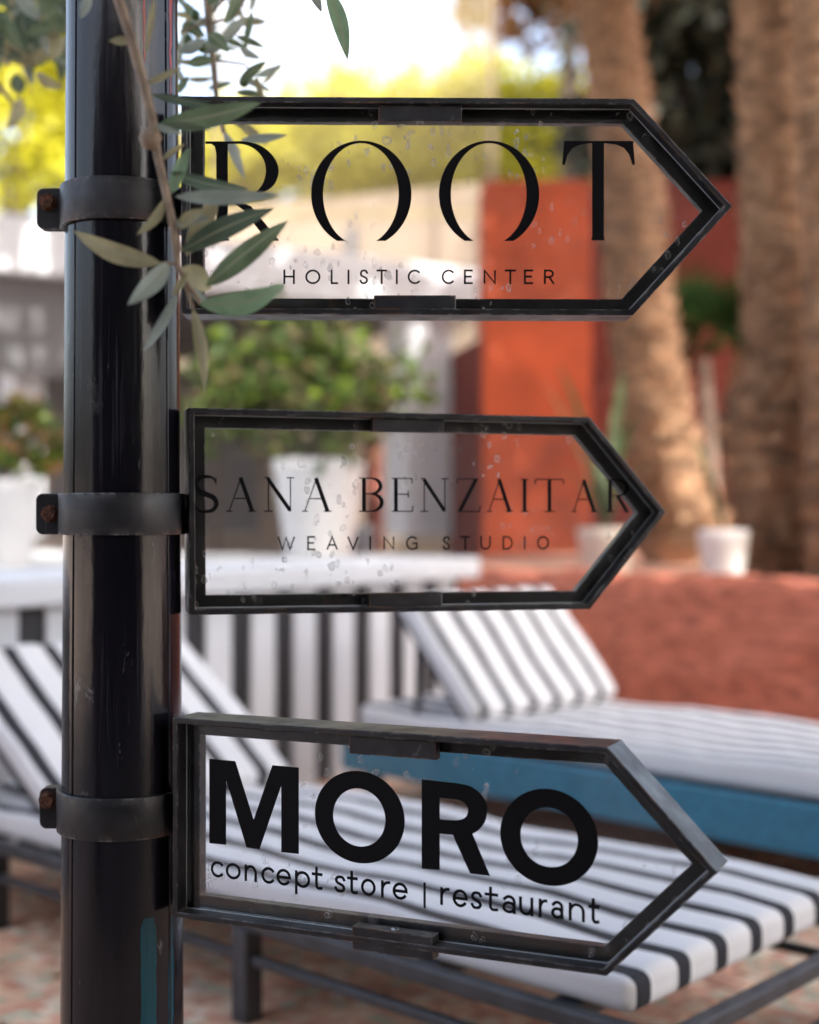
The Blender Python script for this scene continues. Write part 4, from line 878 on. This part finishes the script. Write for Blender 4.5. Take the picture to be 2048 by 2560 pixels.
# ---------------------------------------------------------------- arrow signs
TH, DG, GT, RW, RD, DEP = (k * S for k in (.0050, .013, .004, .0108, .010, .038))
class Sign:
    def __init__(s, label, uL, vC, YL, ang_, front, seed, dens):
        s.ang = ang_; s.p0 = P(uL, vC, YL * S); s.ca, s.sa = math.cos(ang_), math.sin(ang_)
        s.t = thing('arrow_sign', label, 'sign', s.p0, ang_)
        O = [s.un(u, v, 0) for u, v in front]; s.O = O
        I1 = offset_poly(O, TH); I2 = offset_poly(O, TH + RW)
        b = MB(); b.ring(O, I1, 0, DEP); b.build('outer_frame', M['frame'], s.t, bevel=.0013, segs=3)
        b = MB(); b.ring(offset_poly(O, TH - .0006), I2, DG + GT + .0003, DG + GT + RD); b.build('inner_rim', M['frame'], s.t, bevel=.0009)
        b = MB(); b.slab(offset_poly(O, TH + .0004), DG, DG + GT)
        gp = b.build('glass_pane', glass_mat('spotted_glass_%d' % seed, seed, dens, *((.010, .035), (.018, .045), (.004, .022))[seed - 1]), s.t)
        # the bright polished edge of the pane shows as a thin line inside the frame
        b = MB(); b.ring(offset_poly(O, TH + .0002), offset_poly(O, TH + .0013), DG - .0004, DG - .0001); b.build('pane_edge', M['edge'], gp)
    def un(s, u, v, off):      # sight line -> point in the sign's plane, off behind its front
        px, py = s.p0.x - s.sa * off, s.p0.y + s.ca * off
        tx = (u - 1024) / FPX; k = (tx * py - px) / (s.ca - tx * s.sa); Y = py + k * s.sa
        return (k, (HC - (v - 1280) / FPX * Y) - s.p0.z)
    def polys(s, name, pl, z_=0.):
        b = MB(); 
        for i, grp in enumerate(pl):         # each stroke a hair proud of the last
            for q in grp: b.add([(p[0], DG - .0004 - .00002 * i, p[1]) for p in q], [tuple(range(len(q)))])
        return b.build(name, M['vinyl'], s.t, recalc=False)
    def text(s, name, items, v0a, v1a, ua, v0b, v1b, ub, w, serif=False):
        """items (char,u0,u1); cap line/base line at picture columns ua and ub"""
        for ch, u0, u1 in items:
            um = (u0 + u1) / 2; f = (um - ua) / (ub - ua); vt = v0a + (v0b - v0a) * f; vb = v1a + (v1b - v1a) * f
            x0, zb = s.un(u0, vb, DG); x1, zt = s.un(u1, vt, DG); zb = s.un(um, vb, DG)[1]; zt = s.un(um, vt, DG)[1]; h = zt - zb; pl = []
            if serif:
                for pts, wd in SER[ch]:
                    q = [(x0 + p[0] * (x1 - x0), zb + p[1] * h) for p in pts]
                    pl.append(stroke(q, [k * h for k in wd] if hasattr(wd, '__len__') else wd * h))
            else:
                ww = w * h
                for pts in MONO[ch]:
                    q = [(x0 + ww / 2 + p[0] * (x1 - x0 - ww), zb + ww / 2 + p[1] * (h - ww)) for p in pts]
                    pl.append(stroke(q, ww, ww / 2 if ch not in 'AVWN' else ww * .15))
            s.polys('letter', pl)
    def clip(s, u0, u1, v0, v1, front=.004, screw=None, top=False):
        front = front * S
        (x0, z1_), (x1, z0_) = s.un(u0, v0, front), s.un(u1, v1, front); zb = s.un(u0, v1, front)[1]; 
        b = MB(); b.box((x0, front, min(zb, z0_)), (x1, DG - .0002, z1_)); c = b.build('clip', M['clamp'], s.t, bevel=.0008)
        if screw:
            zz = (min(zb, z0_) - .0006) if screw == 'below' else z1_ + .0006 if screw == 'above' else None
            if zz is not None:
                sg = -1 if screw == 'below' else 1; yc = (front + DG) / 2; xc = (x0 + x1) / 2
                b = MB(); b.lathe([(.0001, sg * .0024), (.003, sg * .0021), (.0051, sg * .0006), (.0054, -sg * .0023)], (xc, yc, zz), 20); sc = b.build('screw', M['screw'], c, smooth=True)
                b = MB(); b.box((xc - .0032, yc - .0005, zz + sg * .0023 - .0002), (xc + .0032, yc + .0005, zz + sg * .0023 + .0002)); b.box((xc - .0005, yc - .0032, zz + sg * .0023 - .00025), (xc + .0005, yc + .0032, zz + sg * .0023 + .00025)); b.build('screw_slot', M['vinyl'], sc)
    def clamp(s, zc, h, tabu, bolt_uv, rc):
        r0 = prad(zc); ro = r0 + .0042 * S; b = MB(); n = 72
        vs = [(PX + r * math.cos(2 * math.pi * k / n), PY + r * math.sin(2 * math.pi * k / n), z) for (r, z) in ((ro, zc - h / 2), (ro, zc + h / 2), (r0 + .0004, zc + h / 2), (r0 + .0004, zc - h / 2)) for k in range(n)]
        b.add(vs, [(i * n + k, i * n + (k + 1) % n, ((i + 1) % 4) * n + (k + 1) % n, ((i + 1) % 4) * n + k) for i in range(4) for k in range(n)])
        cl = b.build('clamp_band', M['clamp'], s.t, world=True, smooth=False, bevel=.0008)
        for p in cl.data.polygons: p.use_smooth = True
        x0 = (tabu - 1024) / FPX * (PY - .009); b = MB()
        xr = PX - r0 + .006; rr_ = .009; poly = []
        for cx, cz, a0_ in ((x0 + rr_, zc + h / 2 - rr_, 90), (x0 + rr_, zc - h / 2 + rr_, 180)): poly += [(cx + rr_ * math.cos(R(a0_ + 15 * k)), cz + rr_ * math.sin(R(a0_ + 15 * k))) for k in range(7)]
        poly += [(xr, zc - h / 2), (xr, zc + h / 2)]
        for yy in (-.0093, .0018):
            b = MB(); b.slab(poly, PY + yy, PY + yy + .0075); b.build('clamp_tab', M['clamp'], s.t, world=True, bevel=.0007)
        bc = P(*bolt_uv, PY - .0093); b = MB()
        b.tube([(bc.x, bc.y + .001, bc.z), (bc.x, bc.y - .0018, bc.z)], .0117, 20)
        bo = None; b2 = MB(); hx = [(bc.x + 0.0099 * math.cos(R(60 * k + 12)), bc.z + 0.0099 * math.sin(R(60 * k + 12))) for k in range(6)]; b2.slab(hx, bc.y - .0093, bc.y - .0015)
        bo = b2.build('bolt', M['rust'], s.t, world=True, bevel=.0012); b.build('washer', M['rust'], bo, world=True, bevel=.0004)
        # short plate welded between band and sign frame
        x_, z__ = 0, zc; a = Vector((PX + ro - .002, PY, zc)); L_ = Matrix.Rotation(s.ang, 3, 'Z') @ Vector((.002, DEP * .55, 0)) + s.p0; L_.z = zc
        b = MB(); b.bar(a, L_, .009, h * .86); b.build('bracket', M['clamp'], s.t, world=True, bevel=.0006)
M['edge'] = mat('polished_pane_edge', (.55, .60, .64), .2)

s1 = Sign('upper arrow sign reading ROOT HOLISTIC CENTER on clear glass', 453, 512, 1.15, 0.0, [(453, 240), (1586, 246), (1832, 515), (1583, 788), (453, 785)], 1, .5)
s2 = Sign('middle arrow sign reading SANA BENZAITAR WEAVING STUDIO, tip turned away', 472, 1280, 1.19, R(15.3), [(472, 1019), (1475, 1043), (1666, 1280), (1476, 1523), (475, 1538)], 2, .45)
s3 = Sign('lower arrow sign reading MORO concept store restaurant, tip swung forward', 431.5, 2040, 1.165, R(-24.0), [(431.5, 1794), (1519, 1868), (1794, 2182), (1516, 2441), (431.5, 2293)], 3, .35)
def pxs(s, groups): return [[[s.un(u, v, DG) for u, v in q] for q in grp] for grp in groups]
def strip2(a, b_): return [[a[i], a[i + 1], b_[i + 1], b_[i]] for i in range(len(a) - 1)]
# ROOT
rb_o = spline([(570, 353.5), (615, 354), (655, 366), (685, 393), (697, 424), (690, 455), (672, 474), (646, 484)], 5); rb_i = spline([(570, 360), (608, 361), (637, 373), (658, 397), (665, 425), (660, 452), (650, 470), (640, 480)], 5)
s1.polys('letter', pxs(s1, [[[(514, 353.5), (572, 353.5), (572, 360), (514, 360)]], [[(528, 359.5), (537, 366), (541, 385), (541, 594), (535, 602), (575, 602), (570, 594), (570, 359.5)]],
                            [[(584, 507), (606, 507), (628, 516), (699, 602), (668, 602), (610, 527)]], strip2(rb_o, rb_i)]))
for cx in (903.5, 1223):
    a_ = math.degrees(math.asin((602.4 - 485.5) / 133.6)); ai = math.degrees(math.asin((602.4 - 485.5) / 127.5)); N_ = 64
    oo = [(cx + 125.4 * math.cos(R(t)), 485.5 + 133.6 * math.sin(R(t))) for t in (180 - a_ + (180 + 2 * a_) * i / N_ for i in range(N_ + 1))]
    ii = [(cx - 1 + 94.6 * math.cos(R(t)), 485.5 + 127.5 * math.sin(R(t))) for t in (180 - ai + (180 + 2 * ai) * i / N_ for i in range(N_ + 1))]
    s1.polys('letter', pxs(s1, [strip2(oo, ii)]))
la_o = [(1410.3, 353), (1409, 375), (1406, 410)]; 
s1.polys('letter', pxs(s1, [[q] for q in [[(1480.6, 356), (1510.3, 356), (1510, 590), (1512, 601), (1478, 601), (1480.5, 590)], [(1409, 352.5), (1584, 352.5), (1584, 358.5), (1409, 358.5)],
                            [(1410, 358), (1476, 358), (1450, 362), (1432, 370), (1419, 387), (1412, 412), (1408, 413.5), (1405.5, 410)], [(1583, 358), (1514, 358), (1541, 362), (1560, 370), (1573, 387), (1581, 412), (1585, 413.5), (1587.5, 410)]]]))
hz = [('H', 450, 512), ('O', 568, 650), ('L', 705, 745), ('I', 795, 807), ('S', 860, 908), ('T', 952, 1008), ('I', 1056, 1067), ('C', 1120, 1190), ('C', 1303, 1372)]
it = [(c, 500 + a * .4638, 500 + b_ * .4638) for c, a, b_ in hz] + [('E', 1160, 1182), ('N', 1209, 1240), ('T', 1262, 1290), ('E', 1310, 1333), ('R', 1360, 1386)]
s1.text('letter', it, 674, 710.5, 700, 674, 710.5, 1390, .135)
# SANA BENZAITAR / WEAVING STUDIO
s2.text('letter', [('S', 486, 544), ('A', 565.6, 641), ('N', 660.5, 736), ('A', 755, 829), ('B', 897, 959), ('E', 979.5, 1031), ('N', 1051, 1121), ('Z', 1140, 1200), ('A', 1216.5, 1282.6), ('I', 1306, 1317), ('T', 1339, 1408), ('A', 1428, 1493.5), ('R', 1513, 1574)],
        1192, 1279, 560, 1198, 1280, 1480, .1, True)
s2.text('letter', [('W', 694, 738), ('E', 768, 788), ('A', 816, 845), ('V', 868, 896), ('I', 923, 928), ('N', 959, 986), ('G', 1015, 1044), ('S', 1106.5, 1125), ('T', 1152, 1175), ('U', 1201, 1227), ('D', 1256.5, 1282), ('I', 1309, 1314), ('O', 1342.6, 1372.6)],
        1340, 1376, 700, 1340, 1374, 1370, .125)
# MORO
s3.polys('letter', pxs(s3, [[[(523.8, 1896.8), (589, 1902.6), (634.8, 2048.6), (681.5, 1912.9), (747.8, 1918.7), (747.8, 2134.8), (703.7, 2130), (703.7, 1964.4), (649.6, 2123), (617, 2119), (566, 1950.6), (566, 2112), (523.8, 2108)]]]))
def ell(s, o, i_):
    pl = []; N_ = 56; C = []
    for (l_, r_, t_, b_) in (o, i_):
        um = (l_ + r_) / 2; zt = s.un(um, t_, DG)[1]; zb = s.un(um, b_, DG)[1]; x0 = s.un(l_, 2050, DG)[0]; x1 = s.un(r_, 2050, DG)[0]
        C.append([((x0 + x1) / 2 + (x1 - x0) / 2 * math.cos(2 * math.pi * k / N_), (zt + zb) / 2 + (zt - zb) / 2 * math.sin(2 * math.pi * k / N_)) for k in range(N_ + 1)])
    s.polys('letter', [strip2(C[0], C[1])])
ell(s3, (787.7, 1012.6, 1927.3, 2158), (833.5, 964, 1971, 2116)); ell(s3, (1251, 1496, 1972, 2214.5), (1302, 1445, 2019, 2168))
ro_ = spline([(1098, 1953), (1140, 1957.5), (1180, 1967), (1210, 1994), (1218.7, 2025), (1210, 2060), (1182, 2084), (1145, 2088), (1098, 2084)], 5); ri_ = spline([(1098, 1994.5), (1130, 1997.5), (1150, 2001), (1166, 2012), (1171, 2027), (1165, 2042), (1150, 2050), (1128, 2050), (1098, 2047)], 5)
s3.polys('letter', pxs(s3, [[[(1054.7, 1948), (1100, 1953), (1100, 2175), (1054.7, 2171)]], [[(1129, 2080), (1180, 2080), (1226, 2190), (1176, 2184)]], strip2(ro_, ri_)]))
cs_ = [('c', 527.6, 559), ('o', 565, 602.6), ('n', 612, 643), ('c', 654, 686.5), ('e', 691.7, 728), ('p', 738, 776), ('t', 780, 807), ('s', 836.5, 865), ('t', 868, 895), ('o', 903, 940), ('r', 953, 979), ('e', 982, 1020),
       ('r', 1101, 1127), ('e', 1132, 1170), ('s', 1177, 1206.5), ('t', 1212, 1246), ('a', 1256, 1291), ('u', 1298, 1334), ('r', 1347, 1371), ('a', 1378, 1410), ('n', 1422, 1463), ('t', 1471, 1499)]
s3.text('letter', cs_, 2152.5, 2193.5, 543, 2262, 2309, 1485, .175)
s3.text('letter', [('|', 1058.5, 1065.5)], 2206, 2271, 1062, 2206, 2271.1, 1063, .1)
# clips that hold the panes
s1.clip(946, 1155, 262, 302, screw='below'); s1.clip(935, 1140, 738, 773)
s2.clip(932, 1110, 1045, 1079); s2.clip(924, 1106, 1483, 1516)
s3.clip(873, 1090, 1838, 1884); s3.clip(880, 1082, 2315, 2374, front=.0005, screw='above')
for s, v_, tu, bv in ((s1, 491, 92, (120, 506)), (s2, 1285, 90, (126, 1284)), (s3, 2050, 99, (120, 2000))):
    s.clamp(HC - (v_ - 1280) / FPX * 1.155 * S, .0352 * S, tu, bv, 0)
